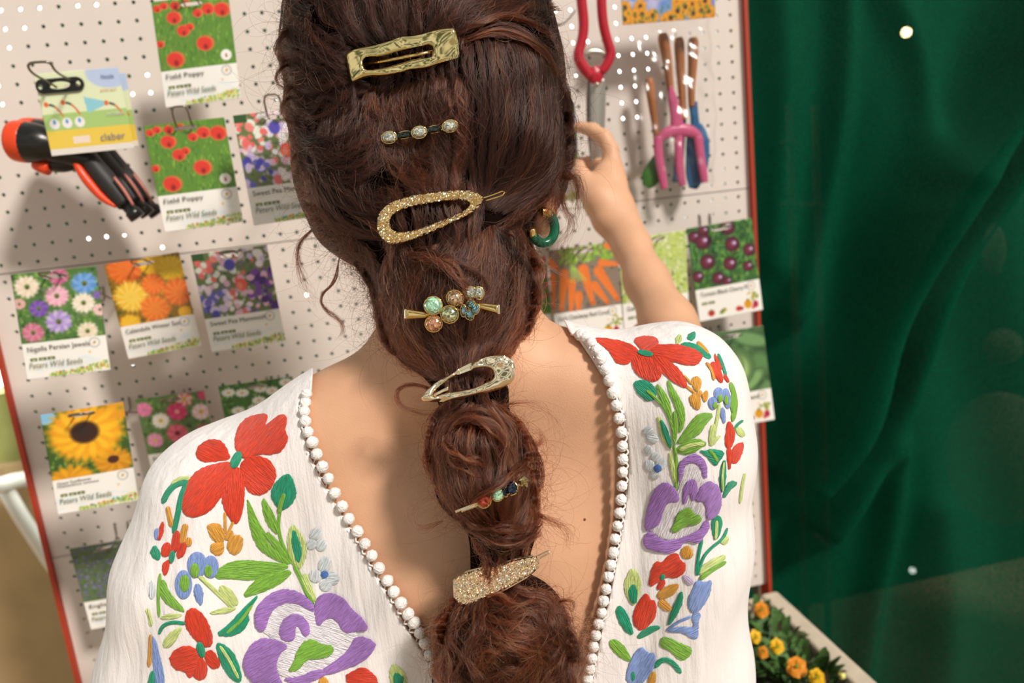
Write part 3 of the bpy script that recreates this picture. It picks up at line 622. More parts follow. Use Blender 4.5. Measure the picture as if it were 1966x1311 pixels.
# empty hooks whose bases show between the rows
# ---- spray nozzles on a header card
noz_off = .17
M_blk = mat('black_plastic', '#191716', .28); M_grip = mat('black_rubber', '#232120', .55); M_orp = mat('orange_plastic', '#e8481c', .35)
def loft(pts, k=20, flat=1., N=None): return tube(np.array([p for p,_ in pts]), np.array([r for _,r in pts]), k, False, flat, N)
def dense(pts, n):
    A_ = np.array([list(p)+[r] for p,r in pts]); A_ = smooth_line(A_, n, 2); return [(a[:3],a[3]) for a in A_]
def nozzle(dx, dy, dd, lab, full=True):
    g = lambda x,y,d: at(x+dx,y+dy,d+dd+.09)
    e = empty('spray_nozzle', g(150,330,.95)-np.array([0,0,.05]), lab, 'spray nozzle', 'hose spray nozzles on the hook')
    v,f = loft(dense([(g(12,268,.93),.0),(g(12,268,.93),.022),(g(14,268,.93),.0265),(g(40,271,.93),.027),(g(44,271,.93),.0255)],16),28); mesh('spray_head_ring', v,f,M_orp,e)
    v,f = loft(dense([(g(40,271,.93),.0262),(g(60,273,.93),.0255),(g(85,279,.935),.022),(g(108,290,.94),.017),(g(135,298,.945),.014),(g(165,305,.95),.013)],26),24); mesh('spray_head', v,f,M_blk,e)
    v,f = loft(dense([(g(55,312,.94),.008),(g(70,318,.94),.0095),(g(82,322,.94),.009)],8),14); mesh('flow_knob', v,f,M_orp,e)
    v,f = loft(dense([(g(78,308,.945),.009),(g(100,315,.945),.011),(g(130,306,.95),.012)],10),14); mesh('valve_body', v,f,M_blk,e)
    v,f = loft(dense([(g(150,292,.95),.012),(g(170,320,.95),.0135),(g(195,350,.955),.0145),(g(218,378,.96),.013),(g(228,392,.96),.010)],24),20); mesh('handle', v,f,M_grip,e)
    v,f = loft(dense([(g(128,303,.94),.003),(g(140,325,.94),.0055),(g(160,352,.945),.0065),(g(185,380,.95),.005),(g(210,395,.955),.002)],24),14); mesh('trigger', v,f,M_orp,e)
    v,f = loft([(g(228,388,.96),.0085),(g(240,402,.962),.0085),(g(241,403,.962),.0105),(g(252,416,.965),.0105)],16); mesh('hose_connector', v,f,M_blk,e)
    v,f = loft(dense([(g(206,338,.94),.0015),(g(225,362,.945),.0022),(g(243,392,.95),.0015)],10),8); mesh('grip_line', v,f,mat('salmon_line','#c9786a',.5),e)
nozzle(13,2,0,'black and orange hose spray nozzle at the front of the hook'); nozzle(33,-4,.03,'black and orange hose spray nozzle tucked behind the front one'); nozzle(50,-4,.06,'black and orange hose spray nozzle rearmost on the hook')
def nz_card(tl, tr, bl, off, lab, front):
    TL = on_board(*tl,off); UX = on_board(*tr,off)-TL; UY = on_board(*bl,off)-TL; UY = UY-UX*(UX@UY)/(UX@UX); A = Art(120,104,'#dfe7bf')
    A.ell(.88,.05,.3,.18,'#b9c9e6',0,.15); A.rect(0,.5,1,.70,'#a9c978'); A.rect(0,.70,1,.93,'#e8c850'); A.rect(0,.93,1,1,'#e4dcd4')
    A.poly([(.52,.32),(.78,.40),(.78,.44),(.54,.52)],'#8fccd8')
    for x,y in ((.07,.38),(.27,.37),(.78,.42)):
        A.ell(x,y,.03,.03,'#e8632c'); 
        for t in np.linspace(0,1,14): A.ell(x+.04+.13*t,y+.01+.14*t*t,.013,.015,'#3a4a44' if t<.45 else '#d8703c')
    for x in (.12,.27,.42): A.ell(x,.62,.065,.06,'#efe9ea',0,.15); A.ell(x,.6,.02,.028,'#4a9ac8')
    A.rect(.3,.79,.5,.88,'#ecd8c8')
    e = empty('header_card', TL+UX/2+UY, lab, 'packaging card', 'spray nozzle header cards')
    sl = (lambda k:[(.17,.15*k),(.2,.11*k),(.5,.11*k),(.53,.15*k),(.5,.19*k),(.2,.19*k)]) 
    cor = lambda k: smooth_line([(.0,.06),(.04,.0),(.95,0),(1,.05),(1,.5),(1,k),(.5,k),(.36,k),(.30,k*1.0),(.27,k*.99),(.1,.62),(0,.4)],None,1,True)
    o,n = printed('printed_card', A, TL, UX, UY, M_card, e, sl, .0, .001)
    ux = UX/np.linalg.norm(UX); w = np.linalg.norm(UX)
    if front:
        k=.86; P = []
        for a in np.linspace(math.pi/2,3*math.pi/2,12): P.append((.07+.07*math.cos(a)-.0,.14+.075*math.sin(a)))
        for a in np.linspace(-math.pi/2,math.pi/2,12): P.append((.48+.09*math.cos(a),.14+.075*math.sin(a)))
        def hole(cx,cy,rx,ry,m=14): return [(cx+rx*math.cos(2*math.pi*i/m),cy+ry*math.sin(2*math.pi*i/m)) for i in range(m)]
        Pt, T, f_ = grid_tris(P,[hole(.055,.14,.03,.03),hole(.28,.14,.13,.04),hole(.50,.14,.03,.03)],.015)
        Vw = TL+Pt[:,:1]*UX+Pt[:,1:]/(A.h/A.w)*UY+n*.0022; 
        o2 = mesh('hanging_strip', Vw, T, M_blk, e, smooth=False); s=o2.modifiers.new('s','SOLIDIFY'); s.thickness=.0016; s.offset=0
        lettering('claber', TL+UX*.62+UY*.87+n*.0015, ux, None, n, .13*w, e, mat('outline_ink','#8a8690',.5), 'lettering', 0, .3*w)
        lettering('Nozzle', TL+UX*.78+UY*.12+n*.0015, ux, None, n, .07*w, e, mat('blue_ink','#5a6a9a',.5), 'lettering', 0, .15*w)
        lettering('garden spray', TL+UX*.74+UY*.27+n*.0015, ux, None, n, .05*w, e, mat('peach_ink','#e2a888',.5), 'lettering', 0, .2*w)
        lettering('PATTERNS', TL+UX*.76+UY*.575+n*.0015, ux, None, n, .06*w, e, mat('white_ink','#dcd8d4',.5), 'lettering', 0, .2*w)
nz_card((64,142),(226,129),(96,300),noz_off,'pale green and yellow spray nozzle card, front of two',True)
nz_card((92,150),(240,140),(124,292),noz_off-.02,'spray nozzle card tucked behind the front card',False)
hs = on_board(118,157,noz_off); e = wire_hook(hs, noz_off, 'steel wire hook carrying the spray nozzle card', tip=(.06,.012), w=.026, rise=.03, r=.0016)
# ---- long handled red hand tool hanging at the top
M_redh = mat('red_grip', '#b3172c', .35); M_steel = mat('satin_steel', '#b9b2a8', .3, .85)
to = .10; gb = lambda x,y,o=to: on_board(x,y,o)
t = empty('pruning_shears', gb(1150,340), 'red handled steel garden shears hanging handles up near the raised hand', 'shears')
def bar(name, pts, m, k=16, flat=1., par=t):
    v,f = loft(dense(pts,40),k,flat,np.array([0,-1,0])); mesh(name, v, f, m, par)
bar('handle', [(gb(1112,-60),.0075),(gb(1116,0),.0078),(gb(1122,50),.0078),(gb(1116,85),.0075),(gb(1108,108),.008),(gb(1120,130),.0085),(gb(1135,148),.0075)],M_redh)
bar('handle', [(gb(1156,-60),.0072),(gb(1154,0),.0075),(gb(1158,50),.0075),(gb(1168,85),.0075),(gb(1174,104),.0078),(gb(1163,128),.0075),(gb(1152,140),.006)],M_redh)
bar('pivot', [(gb(1138,128),.006),(gb(1143,140),.0135),(gb(1144,150),.012),(gb(1145,160),.008)],M_redh,18,.5)
bar('blade', [(gb(1148,150),.012),(gb(1148,175),.0128),(gb(1147,240),.0125),(gb(1144,300),.010),(gb(1141,360),.002)],M_steel,18,.18)
bar('blade', [(gb(1142,150,to-.006),.011),(gb(1139,180,to-.006),.012),(gb(1138,250,to-.006),.010),(gb(1140,340,to-.006),.002)],mat('darker_steel','#8a7f76',.4,.8),18,.18)  # second blade in a darker, rougher steel
bar('spring', [(gb(1122,105),.0035),(gb(1132,99),.0045),(gb(1150,99),.0045),(gb(1162,104),.003)],M_steel,12,.5)
v,f = sphere(gb(1146,162,to+.01),.004,12,8); mesh('rivet', v,f,M_steel,t)
bar('hanging_loop', [(gb(1110,-60),.002),(gb(1133,-90),.002),(gb(1157,-60),.002)],M_steel,8)
# small blueish steel clip behind it
t2 = empty('spring_clip', gb(1070,90,.02), 'thin grey steel spring clip between the hair and the red shears', 'clip')
bar('wire', [(gb(1105,20,.03),.0012),(gb(1085,45,.03),.0012),(gb(1068,50,.03),.0014),(gb(1064,70,.03),.002),(gb(1072,88,.03),.002)],M_wire,8,1.,t2)
bar('wire', [(gb(1040,30,.03),.0012),(gb(1055,45,.03),.0012),(gb(1075,46,.03),.0014)],M_wire,8,1.,t2)
# ---- children's tools in a clear bag with a printed header
bo = .05; go = lambda x,y,o=bo: on_board(x,y,o)
def film_post(m, nt, b, noise):
    out = nt.nodes['Material Output']; tr = nt.nodes.new('ShaderNodeBsdfTransparent'); gl = nt.nodes.new('ShaderNodeBsdfGlossy'); gl.inputs['Roughness'].default_value=.22
    mx = nt.nodes.new('ShaderNodeMixShader'); fr = nt.nodes.new('ShaderNodeLayerWeight'); fr.inputs['Blend'].default_value=.12
    mr = nt.nodes.new('ShaderNodeMapRange'); mr.inputs['To Min'].default_value=.035; mr.inputs['To Max'].default_value=.5
    nt.links.new(fr.outputs['Facing'], mr.inputs['Value']); nt.links.new(mr.outputs['Result'], mx.inputs[0])
    nz_ = noise(26,(1,1,.4),2); bp = nt.nodes.new('ShaderNodeBump'); bp.inputs['Distance'].default_value=.004; nt.links.new(nz_.outputs['Fac'],bp.inputs['Height'])
    nt.links.new(bp.outputs['Normal'],gl.inputs['Normal']); nt.links.new(bp.outputs['Normal'],fr.inputs['Normal'])
    nt.links.new(tr.outputs[0],mx.inputs[1]); nt.links.new(gl.outputs[0],mx.inputs[2]); nt.links.new(mx.outputs[0],out.inputs['Surface'])
M_film = mat('clear_film','#ffffff',.1,post=film_post)
e = empty('tool_bag', go(1290,372,bo), 'clear plastic bag with sunflower header holding small garden tools', 'bag')
nu_, nv_ = 40, 60; TLb, TRb, BLb = go(1196,25,bo+.035), go(1376,10,bo+.035), go(1216,372,bo+.035)
u_, v_ = np.meshgrid(np.linspace(0,1,nu_),np.linspace(0,1,nv_)); Pb = TLb+u_[...,None]*(TRb-TLb)+v_[...,None]*(BLb-TLb)
Pb[...,1] += .018*(1-np.sin(np.pi*u_)**.5)+.012*(1-np.clip(np.sin(np.pi*np.clip(v_,.0,1)),0,1)**.6)+.003*np.sin(18*u_+9*v_)+.003*np.sin(31*v_-14*u_)
I = (np.arange(nv_-1)[:,None]*nu_+np.arange(nu_-1)).ravel(); mesh('clear_film', Pb.reshape(-1,3), np.stack([I,I+nu_,I+nu_+1,I+1],1), M_film, e)
A = Art(140,60,'#6a90c8'); A.mottle(.7,['#8aa8dc','#b8b4d8','#a86a9a','#5a80c0','#c0b8c8'],80,(.04,.1))
for _ in range(34):
    x = rng.random(); y = .62+.35*rng.random(); A.flower(x,y,.075,12,'#e09a1e',None,'#d08a1a',1,1); A.ell(x,y,.028,.028,'#4a2a14')
for _ in range(40): A.ell(rng.random(),.95-.3*rng.random(),.012,.02,'#5a7a2c')
TLh = go(1190,-45,bo+.04); UXh = go(1370,-58,bo+.04)-TLh; UYh = go(1196,48,bo+.04)-TLh; printed('header_card', A, TLh, UXh, UYh, M_card, e, None, .0, .001)
M_wd = mat('handle_wood','#a5683a',.5,noise=(60,.3,(1,1,.1))); M_pk = mat('pink_plastic','#c2527c',.35); M_bl = mat('blue_plastic','#1f5a8a',.35); M_gn = mat('green_plastic','#2f6a1e',.4); M_bl2 = mat('dark_blue_metal','#234a66',.4)
def tool(nm, lab): return empty(nm, go(1290,360,bo), lab, 'toy garden tool', 'small garden tools in the clear bag')
tf = tool('hand_fork','small pink hand fork with wooden handle in the clear bag'); 
bar('handle',[(go(1272,64,.055),.006),(go(1273,72,.055),.0095),(go(1280,110,.055),.008),(go(1286,160,.055),.006),(go(1290,200,.055),.0055),(go(1294,232,.055),.005)],M_wd,14,1,tf)
bar('neck',[(go(1288,165,.066),.002),(go(1290,185,.064),.008),(go(1297,215,.062),.009),(go(1300,245,.06),.012)],M_pk,14,.5,tf)
bar('fork_shoulder',[(go(1262,275,.06),.004),(go(1275,256,.06),.009),(go(1305,248,.06),.012),(go(1335,254,.06),.009),(go(1348,272,.06),.004)],M_pk,14,.6,tf)
for pts in ([(1264,262),(1263,290),(1270,330),(1276,362)],[(1303,250),(1303,290),(1305,330),(1311,356)],[(1340,262),(1345,300),(1350,330),(1353,350)]):
    bar('tine',[(go(*pts[0],.06),.008),(go(*pts[1],.06),.0075),(go(*pts[2],.06),.0075),(go(*pts[3],.06),.006)],M_pk,14,.6,tf)
tt = tool('hand_trowel','small blue trowel with wooden handle in the clear bag')
bar('handle',[(go(1330,72,.05),.006),(go(1331,80,.05),.0095),(go(1330,120,.05),.0078),(go(1327,170,.05),.006),(go(1328,205,.05),.0055)],M_wd,14,1,tt)
bar('neck',[(go(1330,196,.05),.008),(go(1334,230,.05),.007),(go(1335,250,.05),.01)],M_bl,14,.5,tt)
bar('blade',[(go(1335,240,.045),.011),(go(1339,262,.045),.0205),(go(1340,300,.045),.0215),(go(1335,340,.045),.018),(go(1330,362,.045),.007)],M_bl,18,.25,tt)
tr_ = tool('hand_rake','small dark rake with wooden handle behind the fork in the clear bag')
bar('handle',[(go(1303,72,.04),.006),(go(1304,82,.04),.009),(go(1306,130,.04),.0075),(go(1310,190,.04),.006),(go(1312,230,.04),.0055)],M_wd,14,1,tr_)
bar('neck',[(go(1311,215,.04),.007),(go(1308,260,.035),.007),(go(1300,350,.035),.009)],M_bl2,14,.5,tr_)
tg_ = tool('hand_spade','small green spade with short wooden handle at the side of the clear bag')
bar('handle',[(go(1246,150,.045),.006),(go(1247,158,.045),.0085),(go(1252,200,.045),.0068),(go(1260,250,.045),.0058),(go(1262,290,.045),.005)],M_wd,14,1,tg_)
bar('blade',[(go(1262,300,.045),.007),(go(1256,325,.045),.016),(go(1248,345,.045),.017),(go(1240,358,.045),.007)],M_gn,16,.35,tg_)
# ============================================================ PERSON
def skin_post(m, nt, b, noise):
    b.inputs['Subsurface Weight'].default_value = .12; b.inputs['Subsurface Radius'].default_value = (.012,.005,.003); b.inputs['Subsurface Scale'].default_value = .6
M_skin = mat('skin', '#d9a784', .52, noise=(26,.05), bump=(900,.00025), post=skin_post)
J = lambda x,y,d: at(x,y,d)
root = J(890,1000,.74); root = np.array([root[0],root[1],0.])
person = empty('person', root, 'person seen from behind in embroidered white blouse, long bubble braid, right arm reaching up', 'person')
def body_cones(S, blouse=False):
    g = 0.0 if not blouse else .006; k = .03
    neck = [(J(905,440,.71),.055),(J(882,590,.69),.058),(J(886,690,.69),.068)]
    S.chain([(p,r+g*.8) for p,r in neck], .03)
    S.chain([(J(850,690,.69),.05+g),(J(655,818,.695),.044+g),(J(430,962,.70),.048+g)], k)          # trapezius, left shoulder
    S.chain([(J(930,690,.69),.05+g),(J(1110,742,.685),.040+g),(J(1285,762,.68),.050+g)], k)
    S.chain([(J(430,962,.70),.050+g),(J(385,1180,.71),.045+g),(J(370,1420,.74),.040+g),(J(380,1700,.80),.030)], .02)   # left arm
    S.ell(J(760,1010,.745), np.array((.115,.085,.135))+g, None, .04); S.ell(J(1040,975,.74), np.array((.115,.085,.14))+g, None, .04)
    S.ell(J(690,878,.74), np.array((.11,.07,.062))+g, None, .04); S.ell(J(1130,845,.735), np.array((.10,.07,.076))+g, None, .04)
    c = J(905,1050,.755); S.cone(c, c+(0,0,-.16), .115+g, .10+g, .04); S.cone(c+(-.045,0,.02), c+(-.04,0,-.14), .10+g,.09+g,.04); S.cone(c+(.05,0,.02), c+(.04,0,-.14), .10+g,.09+g,.04)
    p = c+np.array([0,.01,-.36]); S.cone(p+(-.06,0,0), p+(.06,0,0), .115+g,.115+g,.04); S.cone(c+(0,0,-.14), p, .105+g,.12+g,.04)
    return c, p
# body with its far arm and legs
lo = root+np.array([-.42,-.30,-.02]); hi = root+np.array([.45,.42,1.80])
S = Solid(lo, hi, .0065); c0, p0 = body_cones(S)
for s_ in (-1,1):
    h = p0+np.array([s_*.085,.01,-.05]); S.chain([(h,.085),(np.array([h[0],h[1]+.0,.48]),.055),(np.array([h[0],h[1]+.01,.08]),.036)], .03); S.chain([(np.array([h[0],h[1]-.02,.035]),.034),(np.array([h[0],h[1]+.17,.025]),.026)], .02)
# left hand hanging low
lh = J(380,1700,.80); 
for q in range(4): S.chain([(lh,.022),(lh+np.array([(q-1.5)*.016,.0,-.08]),.014),(lh+np.array([(q-1.5)*.02,.02,-.15+.008*abs(q-1)]),.009)],.006)
S.chain([(lh,.02),(lh+np.array([.035,.01,-.06]),.011),(lh+np.array([.04,.02,-.09]),.009)],.006)
# head with face turned to the board
hc = J(835,250,.715); S.ell(hc, (.076,.096,.112), None, .02); S.ell(hc+(0,.045,-.06),(.055,.055,.065),None,.03); S.cone(hc+(0,.092,-.01),hc+(0,.112,-.035),.007,.012,.01)
S.cone(hc+(-.02,.093,-.068),hc+(.02,.093,-.068),.007,.007,.008); S.ell(hc+(-.033,.082,.0),(.014,.012,.009),None,.006); S.ell(hc+(.033,.082,.0),(.014,.012,.009),None,.006); S.ell(hc+(0,.075,-.105),(.022,.02,.018),None,.02)
V1, Q1 = S.surface(0, 2)
# right ear
E_ = Solid(J(1040,400,.665)-.06, J(1040,400,.665)+.06, .0022)
E_.ell(J(1043,385,.668),(.010,.018,.031),None,.004); E_.ell(J(1040,425,.662),(.008,.010,.012),None,.006); E_.cone(J(1020,380,.675),J(1040,400,.668),.012,.010,.01)
V2, Q2 = E_.surface(0,2)
# raised right arm and hand, fine grid
A0 = Solid(J(1225,560,1.05)+np.array([-.22,-.38,-.32]), J(1225,560,1.05)+np.array([.2,.30,.34]), .0030)
A0.chain([(J(1288,762,.68),.049),(J(1305,745,.80),.043),(J(1322,728,.94),.038),(J(1313,690,.96),.037),(J(1282,620,1.005),.033),(J(1242,540,1.06),.0275),(J(1212,470,1.11),.0240),(J(1193,428,1.135),.0250)], .02)
A0.chain([(J(1193,440,1.135),.024),(J(1178,400,1.15),.027),(J(1168,350,1.17),.024),(J(1172,318,1.185),.017)], .018)     # back of the hand
A0.chain([(J(1165,420,1.135),.022),(J(1148,380,1.14),.020),(J(1140,362,1.15),.016)], .016)                             # heel, base of the thumb
def digit(pts, k=.006): A0.chain(pts, k)
digit([(J(1178,330,1.175),.0150),(J(1172,288,1.18),.0120),(J(1160,264,1.185),.0112),(J(1138,250,1.195),.0104),(J(1110,243,1.205),.0086)])       # index, curved over
digit([(J(1170,345,1.20),.0135),(J(1158,318,1.225),.0105),(J(1136,312,1.235),.0100),(J(1112,311,1.235),.0084)])     # middle
digit([(J(1165,362,1.21),.0130),(J(1152,340,1.235),.0100),(J(1134,342,1.24),.0095),(J(1116,341,1.238),.0080)])     # ring
digit([(J(1160,380,1.21),.0120),(J(1148,362,1.235),.0088),(J(1136,363,1.24),.0082),(J(1122,361,1.238),.0070)])     # little
digit([(J(1143,385,1.14),.0150),(J(1124,358,1.15),.0118),(J(1116,335,1.165),.0100),(J(1112,316,1.18),.0084)], .01)          # thumb
V3, Q3 = A0.surface(0,2)
Vb, Qb = joinm([(V1,Q1),(V2,Q2),(V3,Q3)]); body = mesh('body', Vb, Qb, M_skin, person)
# trousers
T_ = Solid(p0+np.array([-.24,-.2,-.9]), p0+np.array([.24,.2,.22]), .01)
T_.cone(p0+(-.06,0,0), p0+(.06,0,0), .126,.126,.04); T_.cone(p0+(0,0,0), p0+(0,0,.12), .12,.112,.04)
for s_ in (-1,1): h = p0+np.array([s_*.085,.01,-.05]); T_.chain([(h,.10),(np.array([h[0],h[1],.48]),.078),(np.array([h[0],h[1]+.01,.13]),.06)], .03)
Vt, Qt = T_.surface(0,2); mesh('trousers', Vt, Qt, mat('denim','#2c3a50',.9), person)
# blouse
def blouse_post(m, nt, b, noise):
    b.inputs['Subsurface Weight'].default_value = .0; b.inputs['Sheen Weight'].default_value = .15
    a = noise(95,(1,1,.10),4); c = noise(900,(1,1,.5),2); w = nt.nodes.new('ShaderNodeMath'); w.operation='MULTIPLY_ADD'; w.inputs[1].default_value=.10
    nt.links.new(c.outputs['Fac'], w.inputs[0]); nt.links.new(a.outputs['Fac'], w.inputs[2])
    bp = nt.nodes.new('ShaderNodeBump'); bp.inputs['Distance'].default_value=.0026; nt.links.new(w.outputs[0], bp.inputs['Height']); nt.links.new(bp.outputs['Normal'], b.inputs['Normal'])
M_blouse = mat('white_gauze', '#f1ebe9', .8, post=blouse_post)
B = Solid(root+np.array([-.46,-.34,.80]), root+np.array([.50,.46,1.52]), .0048); body_cones(B, True)
B.chain([(J(416,966,.70),.056),(J(372,1120,.70),.060),(J(352,1300,.72),.068),(J(345,1480,.76),.078)], .03)
B.chain([(J(1292,757,.68),.0555),(J(1312,870,.69),.056),(J(1318,1050,.71),.053),(J(1325,1300,.75),.054),(J(1320,1500,.80),.06)], .03)
B.chain([(J(1290,757,.68),.0555),(J(1304,742,.78),.058),(J(1312,734,.86),.061)], .02)
B.ell(J(520,1150,.735),(.10,.07,.16),None,.04); B.ell(J(1250,1150,.74),(.07,.07,.17),None,.04)
c = J(890,1200,.765); B.cone(c+(-.12,0,0), c+(-.13,0,-.25), .10,.12,.05); B.cone(c+(.12,0,0), c+(.13,0,-.25), .10,.12,.05)
Vc, Qc = B.surface(-.0005, 3)
qx,qy,qd = proj(Vc); 
# crinkle folds as real relief
Tn = np.concatenate([Qc[:,[0,1,2]],Qc[:,[0,2,3]]]); fn = np.cross(Vc[Tn[:,1]]-Vc[Tn[:,0]], Vc[Tn[:,2]]-Vc[Tn[:,0]]); vn = np.zeros_like(Vc)
for i in range(3): np.add.at(vn, Tn[:,i], fn)
vn /= np.linalg.norm(vn,axis=1)[:,None]+1e-12
fold = np.sin(qx/13+1.8*np.sin(qy/95)+qy*.012)*np.clip((qy-820)/300,.15,1)*.0011+np.sin(qx/31+qy/140)*np.clip((qy-900)/300,0,1)*.0022
Vc = Vc+vn*fold[:,None]; qx,qy,qd = proj(Vc)
s2 = 1/2.2967; s3 = 1/3.643; s4 = 1/3.19
L2 = lambda P: [(240+x*s2, 740+y*s2) for x,y in P]; R3 = lambda P: [(1080+x*s3, 600+y*s3) for x,y in P]; R4_ = lambda P: [(1080+x*s4, 900+y*s4) for x,y in P]
edgeL = L2([(820,20),(768,60),(762,110),(772,170),(788,240),(812,320),(842,385),(872,440),(905,500),(945,570),(995,655),(1045,745),(1095,830),(1145,915),(1195,1000),(1245,1085),(1300,1170),(1360,1260),(1430,1360),(1530,1500)])
edgeR = R3([(60,150),(110,165),(165,250),(215,320),(255,390),(300,450),(340,520),(385,600),(415,680),(440,760),(455,850),(465,940),(465,1030),(465,1120),(460,1220)])+R4_([(400,130),(392,200),(383,280),(370,360),(356,440),(345,515),(330,590),(318,665),(304,740),(288,815),(272,885),(254,955),(240,1025),(226,1095),(214,1165),(200,1240),(184,1330),(140,1480)])
edgeL = smooth_line(edgeL,90,2); edgeR = smooth_line(edgeR,110,2)
Vpoly = np.concatenate([edgeL[::-1],[(610,560),(1060,560)],edgeR,[(900,1700)]])
f = -poly_sd(np.stack([qx,qy],1), Vpoly); zt = .735
far = qd>zt; f = np.where(far, np.maximum(-f, (qy-790))*-1, f)
f = np.where(far&(qy>790), -5., f)
hemz = root[2]+.93
f = np.maximum(f, (hemz-Vc[:,2])*1500)
# sleeve opening of the raised arm
aa = J(1304,742,.78); bb = J(1312,734,.86); ax_ = (bb-aa)/np.linalg.norm(bb-aa); rel = (Vc-J(1312,734,.852)); al = rel@ax_; rad = np.linalg.norm(rel-al[:,None]*ax_,axis=1)
f = np.where(rad<.09, np.maximum(f, al*1500), f)
Vk, Tk, fk = clip(Vc, Tn, f, (f,))
vn_k = np.zeros_like(Vk); fnk = np.cross(Vk[Tk[:,1]]-Vk[Tk[:,0]], Vk[Tk[:,2]]-Vk[Tk[:,0]])
blouse = mesh('blouse', Vk, Tk, M_blouse, person); so = blouse.modifiers.new('s','SOLIDIFY'); so.thickness=.0012; so.offset=-1
tree_b = bvh(Vk, Tk); tree_s = bvh(Vb, Qb); DB = DepthMap([tree_b], 220, 560, 1480, 1340, 4); DBS = DepthMap([tree_b,tree_s], 220, 560, 1480, 1340, 5)
# a small mole
qm = at(1122,997,float(DBS(1122,997))+.0006); v,f_ = sphere((0,0,0),.0014,10,6); mesh('mole', v+qm, f_, mat('mole_skin','#7a4428',.6), body)
# hem cord and pompom trim
M_cord = mat('white_cord', '#f3eeea', .85, bump=(700,.0006)); M_pom = mat('pompom_thread', '#f6f2ee', .9, bump=(420,.0022,(1,1,.3)))
for E2 in (edgeL, edgeR):
    E3 = E2[(E2[:,1]>640)&(E2[:,1]<1345)]; P = at(E3[:,0],E3[:,1],DBS(E3[:,0],E3[:,1])-.0012); v,f_ = tube(P, .0013, 8); mesh('neckline_cord', v,f_,M_cord,blouse)
pomL = L2([(800,38),(795,75),(790,115),(795,157),(806,205),(826,250),(845,303),(870,358),(897,410),(925,475),(957,533),(987,588),(1025,643),(1058,698),(1088,750),(1120,805),(1157,860),(1185,910),(1217,960),(1248,1007),(1275,1045),(1300,1090),(1322,1135),(1345,1185),(1365,1235)])
pomR = R3([(122,158),(160,175),(200,210),(235,265),(268,325),(297,400),(325,475),(350,563),(375,650),(395,740),(410,835),(418,935),(420,1025),(418,1115)])+R4_([(363,105),(357,188),(348,270),(335,350),(320,430),(310,512),(295,587),(280,660),(266,735),(250,808),(240,880),(222,948),(205,1018),(190,1088),(180,1160),(170,1225),(155,1290)])
base_pm = None
for side, PP in (('L',pomL),('R',pomR)):
    for i,(x,y) in enumerate(PP):
        E_e = edgeL if side=='L' else edgeR; jj = int(np.argmin(np.hypot(E_e[:,0]-x,E_e[:,1]-y))); ex_,ey_ = E_e[jj]; sg_ = -3 if side=='L' else 3
        d = min(float(DBS(x,y))-.004, float(DB(ex_+sg_,ey_))-.0025, float(DB(ex_+2.5*sg_,ey_))-.0025); c = at(x,y,d)
        if base_pm is None:
            v,f_ = sphere((0,0,0),.0052,18,12,(1,1,1)); a = np.arctan2(v[:,1],v[:,0]); v = v*(1+.05*np.sin(a*7+v[:,2]*900))[:,None]
            o = mesh('pompom', v, f_, M_pom, None, True, np.zeros(3)); base_pm = o
        else: o = base_pm.copy(); COL.objects.link(o)
        o.parent = blouse; o.location = Vector(c)-worldloc(blouse); sz = .88+.08*rng.random(); o.scale = (sz,sz,sz*(1.05 if side=='L' else .95)); o.rotation_euler = tuple(rng.uniform(0,6,3))
# loops joining the pompoms to the cord
for E2, PP, sg in ((edgeL,pomL,-1),(edgeR,pomR,1)):
    parts = []
    for (x,y),(x2,y2) in zip(PP[:-1],PP[1:]):
        mx,my = (x+x2)/2,(y+y2)/2; j = np.argmin(np.hypot(E2[:,0]-mx,E2[:,1]-my)); ex,ey = E2[j]; q = np.array([(x,y),((x+ex)/2+0*sg,(y+ey)/2),(ex,ey),((x2+ex)/2,(y2+ey)/2),(x2,y2)])
        P = at(q[:,0],q[:,1],np.minimum(DBS(q[:,0],q[:,1])-.0016, float(DB(ex+3*sg,ey))-.0018)); parts.append(tube(smooth_line(P,9,1),.0008,5))
    v,f_ = joinm(parts); mesh('trim_loops', v,f_,M_cord,blouse)
# embroidery
def stitch_mat(name, col):
    def post(m, nt, b, noise):
        uv = nt.nodes.new('ShaderNodeUVMap'); mp = nt.nodes.new('ShaderNodeMapping'); mp.inputs['Scale'].default_value=(.45,4.6,1)
        n = nt.nodes.new('ShaderNodeTexNoise'); n.inputs['Scale'].default_value=1.; n.inputs['Detail'].default_value=3; n.inputs['Distortion'].default_value=.25
        nt.links.new(uv.outputs[0],mp.inputs[0]); nt.links.new(mp.outputs[0],n.inputs['Vector'])
        mr = nt.nodes.new('ShaderNodeMapRange'); mr.inputs['From Min'].default_value=.3; mr.inputs['From Max'].default_value=.7; mr.inputs['To Min'].default_value=.72; mr.inputs['To Max'].default_value=1.22
        vm = nt.nodes.new('ShaderNodeVectorMath'); vm.operation='SCALE'; vm.inputs[0].default_value=hexc(col); nt.links.new(n.outputs['Fac'],mr.inputs['Value']); nt.links.new(mr.outputs[0],vm.inputs['Scale']); nt.links.new(vm.outputs[0],b.inputs['Base Color'])
        bp = nt.nodes.new('ShaderNodeBump'); bp.inputs['Distance'].default_value=.0022; nt.links.new(n.outputs['Fac'],bp.inputs['Height']); nt.links.new(bp.outputs['Normal'],b.inputs['Normal'])
        b.inputs['Sheen Weight'].default_value=.2
    return mat(name, col, .55, post=post)
TH = {k: stitch_mat('thread_'+n, c) for k,n,c in (('r','red','#e03a14'),('t','teal','#0f9a72'),('g','leaf_green','#7fb83a'),('l','lime','#cfe08a'),('o','orange','#e2a03a'),('b','blue','#86a2e0'),('u','purple','#a878c8'),('w','white','#f0eaf0'),('s','sky','#dfe8ec'),('d','deep_blue','#4a78c8'),('v','lilac','#cdb8dc'))}
